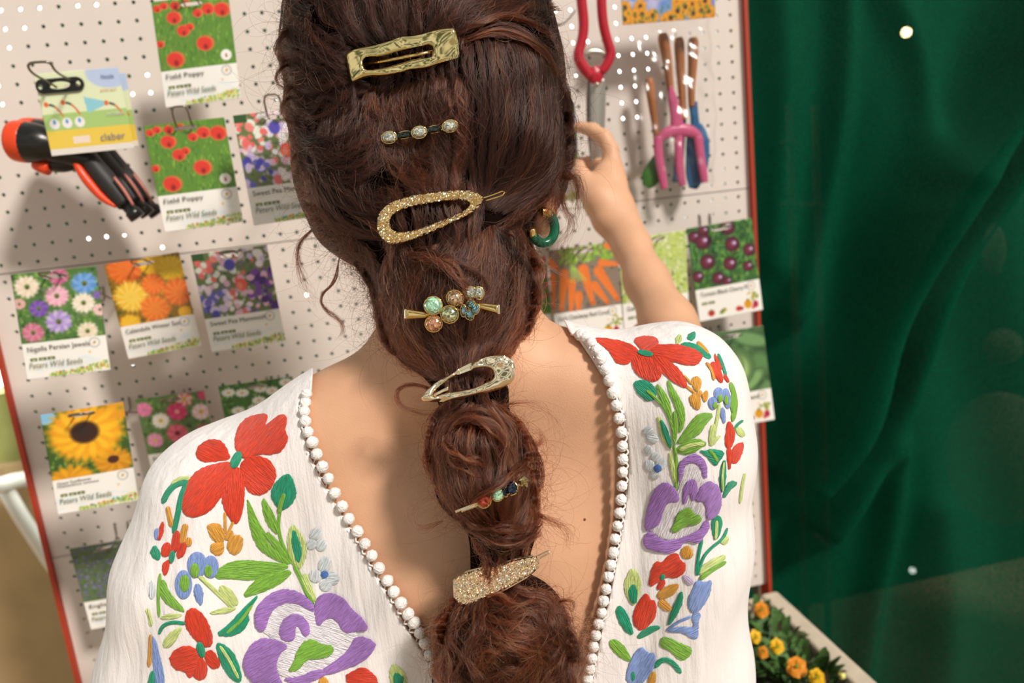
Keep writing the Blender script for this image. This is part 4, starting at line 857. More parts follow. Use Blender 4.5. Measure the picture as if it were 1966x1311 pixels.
def patch(kind, colk, poly, lift=.0, th=.0007, step=2.4, ang=None, ns=None):
    poly = np.array(poly, float)
    P, T, fd = grid_tris(poly, (), step, 1.1)
    d = DB(P[:,0],P[:,1])-.0009-lift-th*np.sqrt(np.clip(fd/7,0,1)); V = at(P[:,0],P[:,1],d); n = np.cross(V[T[:,1]]-V[T[:,0]],V[T[:,2]]-V[T[:,0]])
    T = np.where((((V[T[:,0]]-CAM)*n).sum(1)>0)[:,None], T[:,::-1], T)
    c = P.mean(0); 
    if ang is None: u,s_,vt = np.linalg.svd(P-c, full_matrices=False); a = vt[0]
    else: a = np.array([math.cos(ang),math.sin(ang)])
    uv = np.stack([(P-c)@a, (P-c)@np.array([-a[1],a[0]])],1)/10+rng.random(2)*50
    o = mesh(kind, V, T, TH[colk], blouse); l = o.data.uv_layers.new(name='UVMap'); l.data.foreach_set('uv', uv[T.ravel()].astype(np.float32).ravel()); return o
def fray(P):
    Q = resample(np.r_[P,P[:1]], max(24,int(np.linalg.norm(np.diff(P,axis=0),axis=1).sum()/3)))[:-1]; c = Q.mean(0); d = Q-c; d /= np.linalg.norm(d,axis=1)[:,None]+1e-9
    return Q+d*rng.uniform(-.9,1.1,(len(Q),1))
def pt(kind, colk, X, P, **k): return patch(kind, colk, fray(smooth_line(X(P),None,1,True)), **k)
def el(kind, colk, X, c, rx, ry, rot=0, **k):
    a = np.linspace(0,2*math.pi,28,endpoint=False); r = math.radians(rot)
    return patch(kind, colk, X([(c[0]+rx*math.cos(t)*math.cos(r)-ry*math.sin(t)*math.sin(r), c[1]+rx*math.cos(t)*math.sin(r)+ry*math.sin(t)*math.cos(r)) for t in a]), **k)
def st(kind, colk, X, P, w, **k):
    P = smooth_line(P, 22, 2); T = np.gradient(P,axis=0); T /= np.linalg.norm(T,axis=1)[:,None]; N = np.stack([-T[:,1],T[:,0]],1); t = np.linspace(0,1,22)
    ww = w/2*np.minimum(1,np.minimum(t*8+.35,(1-t)*8+.25))[:,None]; return patch(kind, colk, X(list(map(tuple,np.r_[P+N*ww,(P-N*ww)[::-1]]))), step=1.8, th=.0008, **k)
FL, LF, SM = 'embroidered_flower', 'embroidered_leaf', 'embroidered_stem'
X = L2
st(SM,'g',X,[(700,500),(672,600),(690,700),(745,790)],10); st(SM,'g',X,[(745,790),(780,860),(800,910),(832,962)],15); st(SM,'g',X,[(540,505),(600,640),(690,740),(745,790)],7)
st(SM,'o',X,[(440,560),(443,650)],8); st(SM,'o',X,[(478,600),(455,650)],8)
for P,a in (([(490,295),(483,225),(515,155),(575,128),(630,122),(622,165),(590,205),(640,160),(695,120),(716,150),(702,205),(720,228),(702,280),(655,304),(590,298),(530,325)],-.9),
 ([(458,300),(430,245),(380,236),(330,258),(308,305),(340,338),(400,332),(462,325)],.4),([(470,335),(400,345),(322,370),(272,430),(250,510),(258,572),(312,582),(380,550),(430,480),(468,405),(485,362)],2.2),
 ([(480,360),(442,430),(425,500),(445,560),(485,618),(512,580),(526,500),(526,430),(512,365)],1.55),([(512,335),(570,308),(635,325),(668,380),(655,440),(610,482),(558,478),(528,440),(508,378)],.7)): pt(FL,'r',X,P,ang=a)
el(FL,'t',X,(490,327),19,38,25,lift=.0012)
pt(LF,'t',X,[(705,393),(660,430),(643,480),(660,522),(692,552),(730,530),(757,480),(745,430),(728,395)]); st(LF,'g',X,[(702,478),(688,515),(678,560)],14,lift=.001)
for P in ([(538,500),(565,560),(605,640),(630,700),(690,750),(742,795),(650,762),(590,722),(558,650),(545,570)],[(603,486),(640,540),(668,600),(680,665),(640,630),(612,570)],[(620,636),(680,690),(735,775),(680,745),(640,690)],[(386,852),(430,792),(500,770),(600,776),(748,792),(640,832),(560,860),(470,850)],[(512,938),(560,870),(640,823),(748,812),(690,872),(600,912)],
 [(150,858),(178,860),(190,910),(275,1002),(215,985),(160,940)]): pt(LF,'g',X,P)
pt(LF,'l',X,[(735,606),(712,680),(728,760),(770,822),(802,740),(792,680),(765,640)]); pt(LF,'t',X,[(740,628),(735,700),(762,792),(780,740),(766,680)],lift=.001)
pt(LF,'l',X,[(800,822),(818,880),(852,962),(800,915),(772,850)])
for P in ([(358,622),(385,606),(425,612),(443,690),(392,690)],[(372,705),(400,692),(438,692),(432,748),(388,745)],[(450,688),(500,652),(526,690),(500,748),(455,735)],[(438,682),(452,636),(482,645),(470,680)]): pt(FL,'o',X,P)
st(SM,'t',X,[(278,422),(225,432),(190,465),(165,518)],22); st(SM,'t',X,[(272,430),(245,490),(235,560),(213,650)],20); st(SM,'l',X,[(285,408),(240,410),(205,435)],14)
st(SM,'o',X,[(188,535),(205,622)],18); st(SM,'o',X,[(268,612),(258,650),(250,700)],24); el(FL,'o',X,(280,690),14,18)
for P in ([(216,648),(236,638),(244,680),(236,720),(208,745),(206,690)],[(240,690),(272,682),(264,745),(225,768)],[(165,700),(200,690),(204,745),(175,755),(158,745)],[(165,785),(200,765),(182,840),(166,825)],[(165,590),(172,632),(152,690),(140,670)]): pt(FL,'r',X,P)
el(FL,'t',X,(207,755),10,26,8,lift=.001)
for c,rx,ry,ci,ix,iy in (((318,790),42,55,(308,815),17,30),((378,800),33,48,(368,818),15,24),((258,878),36,62,(263,872),20,36)): el(FL,'b',X,c,rx,ry); el(FL,'g',X,ci,ix,iy,lift=.001)
pt(FL,'b',X,[(318,868),(345,900),(340,978),(310,940),(303,895)])
st(SM,'l',X,[(322,835),(375,885),(440,945),(480,985)],14); pt(LF,'l',X,[(412,885),(450,885),(490,930),(500,975),(455,960),(428,930)]); pt(LF,'l',X,[(362,1008),(420,985),(500,975),(455,1005)])
pt(LF,'l',X,[(150,1030),(180,1008),(262,1008),(215,1030)]); st(SM,'t',X,[(150,1095),(165,1058),(210,1042),(268,1050)],12); pt(LF,'l',X,[(255,1058),(232,1110),(195,1158),(163,1150),(185,1100)])
for P,a in (([(300,978),(345,1008),(380,1080),(388,1150),(342,1155),(300,1110),(266,1060),(268,1000)],1.3),([(330,1170),(270,1143),(192,1185),(212,1250),(268,1260),(285,1298),(328,1232)],2.8),([(345,1185),(385,1160),(428,1240),(378,1252)],.8),([(328,1190),(368,1240),(350,1302),(298,1290),(302,1240)],1.6)): pt(FL,'r',X,P,ang=a)
el(FL,'t',X,(335,1165),15,34,-15,lift=.0012)
pt(LF,'t',X,[(594,918),(545,960),(500,1010),(452,1060),(396,1100),(470,1107),(520,1080),(547,1040),(540,1000)]); st(LF,'g',X,[(560,970),(510,1040),(450,1090)],9,lift=.001)
pt(LF,'t',X,[(398,1128),(450,1150),(492,1200),(520,1311),(470,1300),(420,1220)]); st(LF,'l',X,[(420,1150),(460,1210),(500,1290)],9,lift=.001)
# pansy
pt(FL,'w',X,[(600,1080),(620,1000),(680,945),(780,950),(840,985),(900,1020),(980,1060),(1030,1100),(1020,1180),(940,1240),(830,1275),(730,1290),(665,1270),(655,1180),(650,1110)],step=3)
pt(FL,'u',X,[(572,1060),(575,980),(640,918),(700,896),(770,912),(828,960),(838,1000),(800,985),(760,958),(690,958),(640,1000),(615,1085),(590,1080)],lift=.0012)
pt(FL,'u',X,[(680,1112),(688,1040),(740,1003),(800,1028),(818,1090),(790,1112),(768,1060),(748,1058),(750,1118),(720,1132)],lift=.0012)
pt(FL,'u',X,[(835,985),(850,930),(900,913),(960,935),(1000,990),(1050,1030),(1076,1082),(1015,1082),(965,1095),(930,1022),(880,1028),(850,1070)],lift=.0012,ang=-.8)
pt(FL,'u',X,[(1018,1100),(1108,1130),(1090,1180),(1040,1222),(960,1252),(900,1275),(858,1262),(930,1215),(985,1170)],lift=.0012)
pt(FL,'u',X,[(660,1120),(600,1113),(548,1150),(518,1220),(540,1292),(600,1330),(700,1325),(680,1290),(662,1240),(680,1180),(725,1150)],lift=.0012,ang=2.6)
pt(FL,'u',X,[(690,1290),(760,1290),(850,1250),(900,1262),(860,1290),(760,1325)],lift=.0012)
pt(FL,'g',X,[(716,1262),(745,1225),(758,1180),(785,1130),(830,1118),(862,1142),(920,1148),(912,1190),(850,1205),(800,1205),(765,1255)],lift=.0022)
for c,rx,ry in (((840,655),22,28),((822,700),20,22),((865,705),22,24),((880,790),26,34),((840,840),28,26),((915,850),30,26),((885,880),26,26)): el(FL,'s',X,c,rx,ry,rng.uniform(0,90),th=.0006)
el(FL,'d',X,(880,833),15,14,lift=.001)
pt(FL,'r',X,[(970,1280),(1005,1262),(1050,1240),(1080,1262),(1110,1290),(1115,1345),(1000,1350)]); pt(LF,'l',X,[(1183,1220),(1165,1270),(1180,1340),(1245,1330),(1235,1270)]); pt(LF,'t',X,[(1195,1260),(1182,1300),(1200,1340),(1235,1300)],lift=.001)
pt(FL,'o',X,[(860,1285),(890,1290),(905,1340),(850,1340)])
for P in ([(110,1100),(135,1120),(150,1190),(170,1260),(172,1340),(140,1345),(125,1230)],): pt(FL,'b',X,P)
pt(FL,'t',X,[(112,1260),(130,1262),(130,1340),(95,1345)]); st(SM,'o',X,[(112,1100),(112,1170),(104,1240)],14); st(SM,'g',X,[(155,830),(145,920),(150,1020)],10); st(SM,'l',X,[(95,985),(110,1020),(115,1060)],12)
pt(LF,'t',X,[(128,700),(158,738),(150,775),(108,745)]); el(FL,'s',X,(118,900),14,40,0,th=.0005); el(FL,'b',X,(140,655),10,24)
# right panel
X = R3
st(SM,'g',X,[(600,560),(700,640),(750,740),(775,830),(785,930)],13); st(SM,'g',X,[(780,930),(800,1050),(795,1240)],16); st(SM,'o',X,[(850,440),(905,500)],10); st(SM,'o',X,[(870,515),(925,560)],12)
for P,a in (([(212,178),(300,180),(400,195),(480,225),(535,265),(520,300),(470,350),(420,360),(370,345),(340,280),(280,225)],.3),([(488,188),(560,165),(640,168),(672,195),(665,225),(620,270),(570,285),(540,240)],-.6),
 ([(600,262),(640,225),(760,222),(880,235),(965,275),(980,315),(940,365),(860,365),(760,335),(650,305)],.15),([(520,290),(600,300),(670,350),(700,400),(680,460),(640,484),(570,462),(510,420),(485,360),(490,310)],1.2),([(610,300),(680,300),(760,350),(820,400),(862,480),(875,532),(800,500),(720,440),(680,380)],.85)): pt(FL,'r',X,P,ang=a)
el(FL,'t',X,(580,282),52,16,12,lift=.0012)
pt(LF,'t',X,[(497,482),(560,475),(620,495),(655,540),(650,600),(600,622),(540,580),(510,530)]); st(LF,'g',X,[(590,545),(640,585),(690,640)],16,lift=.001)
for P in ([(655,492),(700,540),(740,600),(760,680),(760,780),(725,700),(690,610),(665,550)],[(733,458),(770,520),(820,600),(858,690),(850,780),(815,860),(822,760),(790,650),(745,560)],[(780,670),(802,740),(805,820),(785,930),(775,840),(775,740)],[(1065,710),(960,702),(900,760),(850,840),(790,925),(880,890),(960,850),(1000,780)],[(1020,920),(940,880),(870,895),(785,960),(840,992),(920,980),(960,945)]): pt(LF,'g',X,P)
st(LF,'l',X,[(990,918),(900,925),(820,960)],22,lift=.001)
pt(LF,'l',X,[(662,712),(675,800),(690,880),(750,955),(770,960),(735,850),(700,760)]); pt(LF,'t',X,[(682,740),(700,830),(735,920),(762,958),(755,880),(720,790)],lift=.001)
pt(LF,'l',X,[(755,955),(745,1050),(770,1160),(795,1210),(785,1080)])
for P in ([(905,460),(940,445),(972,470),(965,520),(945,555),(915,520)],[(885,590),(930,560),(962,590),(965,650),(945,685),(905,650)],[(975,570),(1010,545),(1018,580),(1000,632),(980,600)],[(940,550),(975,545),(965,590),(935,600)]): pt(FL,'o',X,P)
for c,rx,ry,ci,ix,iy in (((1095,570),32,45,(1105,600),14,24),((1052,635),28,42,(1068,650),13,20),((1150,600),24,70,(1148,612),12,30)): el(FL,'b',X,c,rx,ry,-8); el(FL,'g',X,ci,ix,iy,lift=.001)
pt(FL,'b',X,[(1118,660),(1140,700),(1135,790),(1112,730),(1110,690)])
st(SM,'l',X,[(1100,640),(1085,740),(1060,850),(1045,930)],16); pt(LF,'l',X,[(1035,800),(1070,770),(1080,820),(1050,935),(1025,920)]); pt(LF,'l',X,[(1115,850),(1085,890),(1050,935),(1070,880)])
for P in ([(820,225),(860,205),(940,225),(1010,260),(1050,325),(1000,315),(940,255)],[(870,165),(925,125),(930,170),(895,200)]): pt(LF,'t',X,P)
pt(LF,'l',X,[(800,165),(830,150),(830,200),(805,222),(792,200)]); st(SM,'o',X,[(945,205),(985,240),(1020,290)],20)
for P in ([(1035,350),(1070,345),(1100,385),(1122,450),(1118,500),(1080,460),(1050,410)],[(1060,280),(1090,330),(1118,395),(1105,400),(1075,350)],[(1125,425),(1150,440),(1168,490),(1145,475)]): pt(FL,'r',X,P)
st(SM,'o',X,[(1008,350),(1050,400),(1060,470)],16); st(SM,'t',X,[(1090,290),(1120,360),(1145,440)],14)
st(SM,'g',X,[(1175,490),(1200,560),(1215,640),(1190,760)],26); st(SM,'g',X,[(1195,560),(1180,660),(1205,720)],14); st(SM,'t',X,[(1205,815),(1225,780),(1262,755)],12); pt(LF,'l',X,[(1205,800),(1250,805),(1285,860),(1240,870)])
for P in ([(1155,765),(1180,770),(1205,830),(1200,900),(1170,960),(1140,930),(1145,850)],[(1180,985),(1215,920),(1270,905),(1255,990),(1215,1060),(1180,1045)],[(1150,950),(1180,950),(1185,1000),(1168,1120),(1158,1030)]): pt(FL,'r',X,P)
pt(LF,'t',X,[(958,965),(1000,970),(1050,955),(1138,975),(1110,1020),(1070,1080),(1035,1030),(1000,995)]); st(LF,'g',X,[(1030,965),(1070,1010),(1085,1040)],16,lift=.001)
pt(LF,'t',X,[(1135,1020),(1105,1100),(1100,1200),(1120,1280),(1140,1180),(1142,1090)]); st(LF,'l',X,[(1130,1050),(1118,1150),(1122,1250)],8,lift=.001); pt(LF,'t',X,[(1235,1190),(1170,1175),(1130,1250),(1125,1311),(1170,1240)])
for c,rx,ry in (((600,830),34,30),((630,880),40,30),((600,960),30,26),((650,1010),30,30),((610,1070),40,34),((690,1060),34,40),((650,1130),30,36)): el(FL,'s',X,c,rx,ry,rng.uniform(0,90),th=.0006)
el(FL,'d',X,(665,1090),24,24,lift=.001)
X = R4_
pt(FL,'w',X,[(720,-40),(760,-70),(810,-90),(850,-60),(850,20),(870,90),(900,150),(890,240),(870,330),(800,400),(700,440),(620,430),(540,390),(530,330),(580,260),(620,200),(700,160),(730,80)],step=3)
pt(FL,'u',X,[(712,-10),(730,-50),(775,-85),(820,-92),(865,-60),(888,0),(880,60),(862,50),(850,-5),(815,-40),(775,-38),(740,0),(720,90),(712,60)],lift=.0012)
pt(FL,'u',X,[(735,215),(738,130),(765,75),(805,60),(830,110),(812,175),(790,202),(782,150),(765,150),(760,205)],lift=.0012)
pt(FL,'u',X,[(500,380),(510,290),(540,180),(580,105),(635,80),(690,120),(715,180),(705,205),(650,200),(612,250),(600,330),(560,360)],lift=.0012,ang=2.2)
pt(FL,'u',X,[(812,205),(830,140),(870,90),(905,75),(960,110),(975,190),(965,260),(915,310),(880,300),(885,240),(860,195)],lift=.0012,ang=-.9)
pt(FL,'u',X,[(535,375),(500,425),(500,480),(560,500),(640,518),(710,495),(740,450),(780,440),(830,460),(860,420),(900,370),(895,320),(868,320),(850,370),(790,400),(720,430),(640,445),(580,420)],lift=.0012)
pt(FL,'g',X,[(662,378),(690,340),(700,290),(745,242),(790,245),(810,285),(845,285),(850,325),(790,345),(740,350),(700,390)],lift=.0022)
for P in ([(527,730),(540,640),(570,565),(610,580),(650,530),(700,512),(725,570),(758,580),(745,640),(690,668),(640,660),(590,690)],[(575,745),(600,680),(630,680),(620,730)],[(437,955),(435,880),(470,810),(515,755),(540,810),(568,800),(575,890),(540,950),(480,995)]): pt(FL,'r',X,P)
el(FL,'t',X,(613,663),12,16,20,lift=.001)
for P in ([(725,500),(765,465),(800,510),(785,550),(735,545)],[(575,780),(610,735),(680,705),(718,712),(680,770),(640,790),(600,800)],[(580,820),(620,795),(660,840),(668,870),(620,865)]): pt(FL,'o',X,P)
pt(LF,'l',X,[(425,602),(470,650),(485,720),(440,850),(400,790),(375,720),(400,650)]); pt(LF,'t',X,[(435,700),(462,760),(445,835),(412,800),(405,740)],lift=.001)
pt(LF,'t',X,[(322,870),(350,835),(385,870),(415,940),(440,1032),(370,980)]); pt(LF,'t',X,[(450,1038),(500,985),(560,960),(610,970),(540,1005),(490,1035)]); pt(LF,'t',X,[(640,975),(660,890),(700,800),(730,742),(738,800),(710,880)])
pt(LF,'g',X,[(280,1062),(320,1040),(370,1080),(415,1150),(410,1185),(350,1150),(310,1110)])
pt(LF,'t',X,[(912,320),(945,282),(975,300),(975,370),(940,445),(920,390)]); st(LF,'l',X,[(945,320),(945,380),(938,430)],12,lift=.001)
st(SM,'t',X,[(1010,365),(985,430),(915,480),(860,540),(830,650)],12); st(SM,'t',X,[(855,430),(830,540),(822,650)],14); pt(LF,'l',X,[(970,445),(1012,405),(1015,450),(985,465)])
pt(LF,'l',X,[(830,650),(860,590),(930,550),(1012,520),(960,600),(880,640)]); st(LF,'g',X,[(845,675),(920,615),(1000,570)],22,lift=.001)
pt(FL,'b',X,[(822,680),(870,700),(915,680),(905,760),(870,830),(820,885),(780,870),(768,810),(800,740)]); st(SM,'b',X,[(640,990),(700,940),(790,905)],12)
pt(FL,'b',X,[(790,890),(850,880),(830,940),(832,1030),(800,1045),(740,1000),(660,1000),(640,985),(740,965),(810,980)])
pt(LF,'g',X,[(600,1040),(650,1032),(720,1070),(800,1100),(770,1160),(720,1175),(660,1110),(600,1090)]); st(SM,'t',X,[(565,1215),(610,1165),(670,1180),(725,1250)],26)
pt(FL,'b',X,[(390,1311),(400,1220),(440,1130),(490,1088),(510,1130),(572,1130),(560,1220),(510,1290),(460,1330)],ang=-1.); pt(FL,'v',X,[(730,650),(780,660),(805,700),(770,720)]); pt(FL,'o',X,[(520,1320),(540,1250),(570,1245),(565,1320)]); el(FL,'t',X,(432,1270),10,26,lift=.001)
st(SM,'l',X,[(1118,30),(1100,110),(1088,210)],12)
# ============================================================ HAIR
HS = Solid(J(820,300,.70)+np.array([-.24,-.30,-.55]), J(820,300,.70)+np.array([.26,.26,.36]), .0036)
Rc = RM.copy()                     # ellipsoid axes follow the tilt of the head
def he(px,py,d,rx,ry,rd,k=.02): HS.ell(J(px,py,d),(rx/F*d,ry/F*d,rd),Rc,k)
he(816,60,.72,232,290,.118,.03); he(705,130,.70,140,190,.09,.03); he(895,200,.70,172,255,.105,.03); he(720,330,.695,140,160,.085,.03); he(945,340,.695,130,120,.08,.03)
he(870,540,.665,148,170,.068,.02); he(820,430,.675,170,90,.08,.03); he(880,640,.655,100,90,.055,.03)
he(652,90,.715,72,110,.07); he(660,240,.71,70,110,.07); he(585,118,.70,34,34,.03,.008); he(590,215,.70,30,40,.03,.008); he(595,30,.70,34,40,.03,.008); he(618,330,.70,34,46,.03,.01); he(650,430,.69,30,36,.03,.01); he(1000,180,.70,64,130,.08); he(1008,290,.695,64,90,.075); he(790,-60,.73,230,180,.12)
HS.chain([(J(880,660,.645),.034),(J(900,735,.612),.022),(J(912,765,.605),.024)],.015)
he(915,850,.605,86,74,.036,.008); he(928,925,.603,90,80,.036,.008); he(966,1000,.607,64,58,.030,.008); HS.chain([(J(962,1040,.607),.022),(J(957,1110,.607),.020)],.008)
he(975,1200,.615,112,95,.045,.01); he(962,1300,.62,128,115,.05,.015)
Vh, Qh = HS.surface(.002, 2)
M_hbase = mat('hair_mass', '#120805', .95, bump=(300,.002,(1,1,.2)), **{'Specular IOR Level':.05})
hair = mesh('hair', Vh, Qh, M_hbase, person); hair['label'] = 'dark reddish brown hair in a bubble braid'
DH = DepthMap([bvh(Vh,Qh)], 480, -140, 1180, 1400, 5); HH = DH.hit.astype(float)
def spl(P, n): return smooth_line(P, n, 3)
STR = []      # finished strands: (points (n,3), radius, tone)
def tract(guides, N, n=44, amp=6., lift=.006, clumps=None, tone=0., rad=.00015, fr=(1.,3.), t0=(0,.12), t1=(.8,1.), jit=1.0, dive=1., free=0.):
    G = np.stack([spl(g,n) for g in guides]); m = len(G)-1
    C = clumps or max(6, N//40); cu = rng.random(C)*m; cl = rng.random(C); ca = rng.normal(0,1,(C,3)); cf = rng.uniform(*fr,(C,3)); cp = rng.uniform(0,6.28,(C,3)); cw = rng.uniform(.012,.038,C)*max(1,m)*1.6
    t = np.linspace(0,1,n); k = rng.integers(C,size=N); off = rng.normal(0,1,N); off2 = rng.normal(0,1,N)
    tight = .35+.65*np.abs(np.sin(cf[k,0][:,None]*2.2*t+cp[k,1][:,None])); u = np.clip(cu[k][:,None]+off[:,None]*cw[k][:,None]*tight*.55,0,m-1e-6)
    i = np.clip(u.astype(int),0,m-1); a = (u-i)[...,None]; j = np.arange(n)[None,:]; P = G[i,j]*(1-a)+G[i+1,j]*a
    T = np.gradient(P,axis=1); T /= np.linalg.norm(T,axis=2)[...,None]+1e-9; Nn = np.stack([-T[...,1],T[...,0]],-1)
    env = np.minimum(1,t*4)*np.minimum(1,(1-t)*5+.2)
    wv = sum(ca[k,q][:,None]*np.sin(6.283*cf[k,q][:,None]*t+cp[k,q][:,None])/(1+.5*q) for q in range(3))*amp*.45
    fz = rng.random(N)<.16; own = sum(rng.normal(0,1,(N,1))*np.sin(6.283*rng.uniform(.6,4.5,(N,1))*t+rng.uniform(0,6.28,(N,1))) for q in range(2))*(amp*.17*jit)*(1+3.5*fz[:,None])
    P = P+Nn*((wv+own)*env)[...,None]
    a0 = rng.uniform(*t0,N); a1 = rng.uniform(*t1,N); s = a0[:,None]+(a1-a0)[:,None]*t
    idx = np.clip(s*(n-1),0,n-1.001); ii = idx.astype(int); fr_ = (idx-ii)[...,None]; r_ = np.arange(N)[:,None]; P = P[r_,ii]*(1-fr_)+P[r_,ii+1]*fr_
    D = DH(P[...,0],P[...,1]); prof = np.sin(np.pi*np.clip(s,0,1))**.45*dive+(1-dive)
    ridge_ = np.sqrt(np.clip(1-(off/2.2)**2,0,1))
    L = 1.6*lift*(.12+.88*cl[k][:,None])*prof*(.35+.65*ridge_[:,None])+.0009*off2[:,None]+fz[:,None]*rng.uniform(.0,.004,(N,1))*prof+free*prof
    W3 = at(P[...,0],P[...,1],D-L-.0008)
    tn = tone+.30*cl[k]+.22*ca[k,0]-.15+rng.normal(0,.45,N)
    for q in range(N): STR.append((W3[q], rad*(.75+.5*rng.random()), float(tn[q])))
Q = .95
def T_(g, N, **k): tract(g, int(N*Q), **k)
# crown, flowing down to the top clip
T_([[(560,-90),(585,-10),(640,50),(690,95)],[(640,-120),(665,-20),(690,50),(725,92)],[(730,-120),(735,-20),(745,40),(760,92)],[(820,-120),(800,-20),(790,40),(790,90)],[(900,-110),(870,-20),(835,35),(820,88)],[(1010,-60),(950,0),(890,30),(845,75)],[(1080,20),(1000,20),(930,45),(860,75)]],2600,amp=7,tone=.15)
T_([[(1010,-40),(1000,10),(940,40),(880,70)],[(1060,60),(1010,25),(950,30),(870,60)],[(1075,90),(1040,55),(980,30),(900,55)]],420,amp=6,lift=.010,tone=.55)
T_([[(690,85),(705,130),(700,170)],[(740,85),(750,130),(750,180)],[(800,75),(800,130),(800,180)],[(850,70),(850,130),(855,180)],[(890,70),(895,120),(900,170)]],900,amp=3,tone=.15,lift=.005,dive=.4)
T_([[(720,360),(735,410),(750,460),(740,520)],[(770,350),(785,410),(790,460),(780,520)],[(820,340),(830,400),(830,460),(830,520)],[(870,340),(880,400),(880,450),(880,520)],[(930,340),(925,400),(920,450),(930,520)]],1800,amp=6,tone=.3,lift=.005,dive=.5)
T_([[(820,660),(850,720),(865,760),(850,810)],[(870,660),(890,720),(900,760),(890,810)],[(920,660),(915,720),(920,760),(930,810)],[(960,660),(935,720),(935,760),(960,810)]],900,amp=5,tone=.35,lift=.004,dive=.4)
# left side sweeping back to the clip
T_([[(600,-60),(560,0),(600,60),(680,90)],[(555,20),(560,70),(620,110),(690,130)],[(540,80),(560,140),(620,150),(690,140)],[(545,150),(565,190),(630,180),(700,155)],[(548,200),(590,225),(650,205),(715,160)]],2300,amp=15,lift=.011,t0=(0,.2),tone=0,fr=(1.2,3.2))
T_([[(548,150),(560,215),(620,250),(690,230),(740,180)],[(560,240),(580,290),(640,300),(710,270),(750,200)],[(565,280),(600,350),(680,360),(750,300),(780,220)]],1500,amp=14,tone=-.05,lift=.010,fr=(1.2,3.2))
# left lower side curving round to the oval clip
T_([[(640,170),(600,260),(600,340),(650,400),(735,440)],[(690,180),(650,270),(640,340),(680,390),(750,415)],[(740,190),(720,270),(700,340),(720,370),(770,400)]],2000,amp=11,tone=-.05,lift=.008)
T_([[(565,200),(562,290),(600,390),(660,450),(740,465)],[(590,200),(585,300),(625,390),(690,440),(750,450)]],1300,amp=9,tone=-.15,lift=.007)
# centre back, reddish, below the top clip
T_([[(700,165),(705,230),(735,300),(790,350),(820,390)],[(760,160),(735,230),(760,300),(800,350),(830,385)],[(810,150),(800,210),(790,290),(830,350),(850,385)],[(860,140),(850,210),(860,290),(850,340),(865,380)],[(890,140),(900,220),(900,300),(880,350),(880,380)]],2900,amp=13,tone=.5,lift=.009,fr=(1,3.4))
T_([[(820,160),(790,220),(770,250),(720,260)],[(850,160),(840,220),(800,280),(740,300)],[(880,170),(880,230),(850,300),(790,330)]],420,amp=10,tone=.55,lift=.009)
# right side, long dark waves
T_([[(880,60),(900,140),(895,240),(900,330),(915,400)],[(930,50),(950,140),(950,240),(940,330),(925,400)],[(985,60),(1010,150),(1010,240),(990,330),(935,405)],[(1040,80),(1065,170),(1070,260),(1040,350),(950,410)],[(1065,100),(1092,190),(1098,270),(1075,350),(985,420)]],4200,amp=8,tone=-.05,lift=.008,fr=(.8,2.4))
T_([[(870,90),(960,60),(1040,90),(1085,170),(1095,260)],[(890,70),(970,40),(1045,75),(1080,140),(1090,200)]],500,amp=6,tone=.5,lift=.008)
T_([[(1095,230),(1085,320),(1030,390),(950,430)],[(1100,260),(1080,350),(1030,410),(960,450)]],700,amp=7,tone=.2,lift=.007)
# nape: gathered under the oval clip, out into the first bubble
T_([[(660,400),(720,440),(760,470),(745,540),(735,600)],[(740,430),(780,470),(770,530),(755,580),(760,640)],[(800,460),(790,520),(770,570),(775,620),(800,680)]],1300,amp=10,tone=.1,lift=.008)
T_([[(620,400),(660,470),(700,530),(722,570),(735,620)],[(670,440),(710,490),(740,540),(740,590),(750,640)]],1000,amp=10,tone=-.1,lift=.006)
T_([[(770,450),(740,500),(725,560),(725,620),(760,690),(860,730)],[(830,470),(790,520),(760,580),(770,640),(810,700),(870,740)],[(870,450),(840,520),(820,590),(820,650),(850,700),(885,740)],[(920,440),(900,520),(880,590),(880,650),(885,700),(895,740)],[(950,430),(960,510),(950,590),(930,650),(910,700),(900,740)],[(980,430),(1010,510),(1010,580),(985,650),(940,705),(905,740)],[(990,420),(1035,500),(1035,570),(1010,640),(960,700),(910,742)]],5200,amp=11,tone=.42,lift=.008,fr=(.8,2.6))
T_([[(780,470),(850,480),(910,520),(950,570),(960,600)],[(750,500),(830,500),(880,530),(900,560),(905,600)],[(760,480),(840,490),(890,540),(930,600),(930,640)]],800,amp=9,tone=.45,lift=.011)
T_([[(960,430),(1000,450),(1035,500),(1042,560),(1020,620)],[(940,440),(980,480),(1010,530),(1020,590),(990,650)]],700,amp=7,tone=-.2,lift=.008)
T_([[(735,660),(780,700),(830,725),(880,742)],[(725,600),(750,660),(810,705),(880,738)]],500,amp=5,tone=-.2,lift=.004)
# second bubble
T_([[(880,760),(830,790),(815,850),(830,930),(880,990),(930,1040)],[(900,770),(860,810),(845,870),(860,940),(900,1000),(940,1045)],[(915,770),(900,820),(890,880),(905,950),(930,1005),(950,1050)],[(930,770),(960,820),(970,880),(970,950),(965,1010),(960,1050)],[(945,765),(1005,820),(1030,880),(1035,950),(1020,1010),(985,1060)]],3600,amp=9,tone=.55,lift=.009)
T_([[(830,850),(850,800),(900,780),(960,800),(980,850),(960,900)],[(840,860),(870,820),(910,810),(950,830),(965,860),(950,890)]],800,amp=7,tone=.7,lift=.013)
T_([[(830,840),(860,870),(900,890),(940,910)],[(840,870),(870,900),(910,915),(935,920)],[(835,810),(880,850),(930,870),(960,880)]],700,amp=6,tone=.75,lift=.012)
T_([[(1000,820),(1010,870),(960,920),(900,950),(870,985)],[(1015,850),(1020,890),(980,930),(920,960),(880,990)]],650,amp=7,tone=.5,lift=.013)
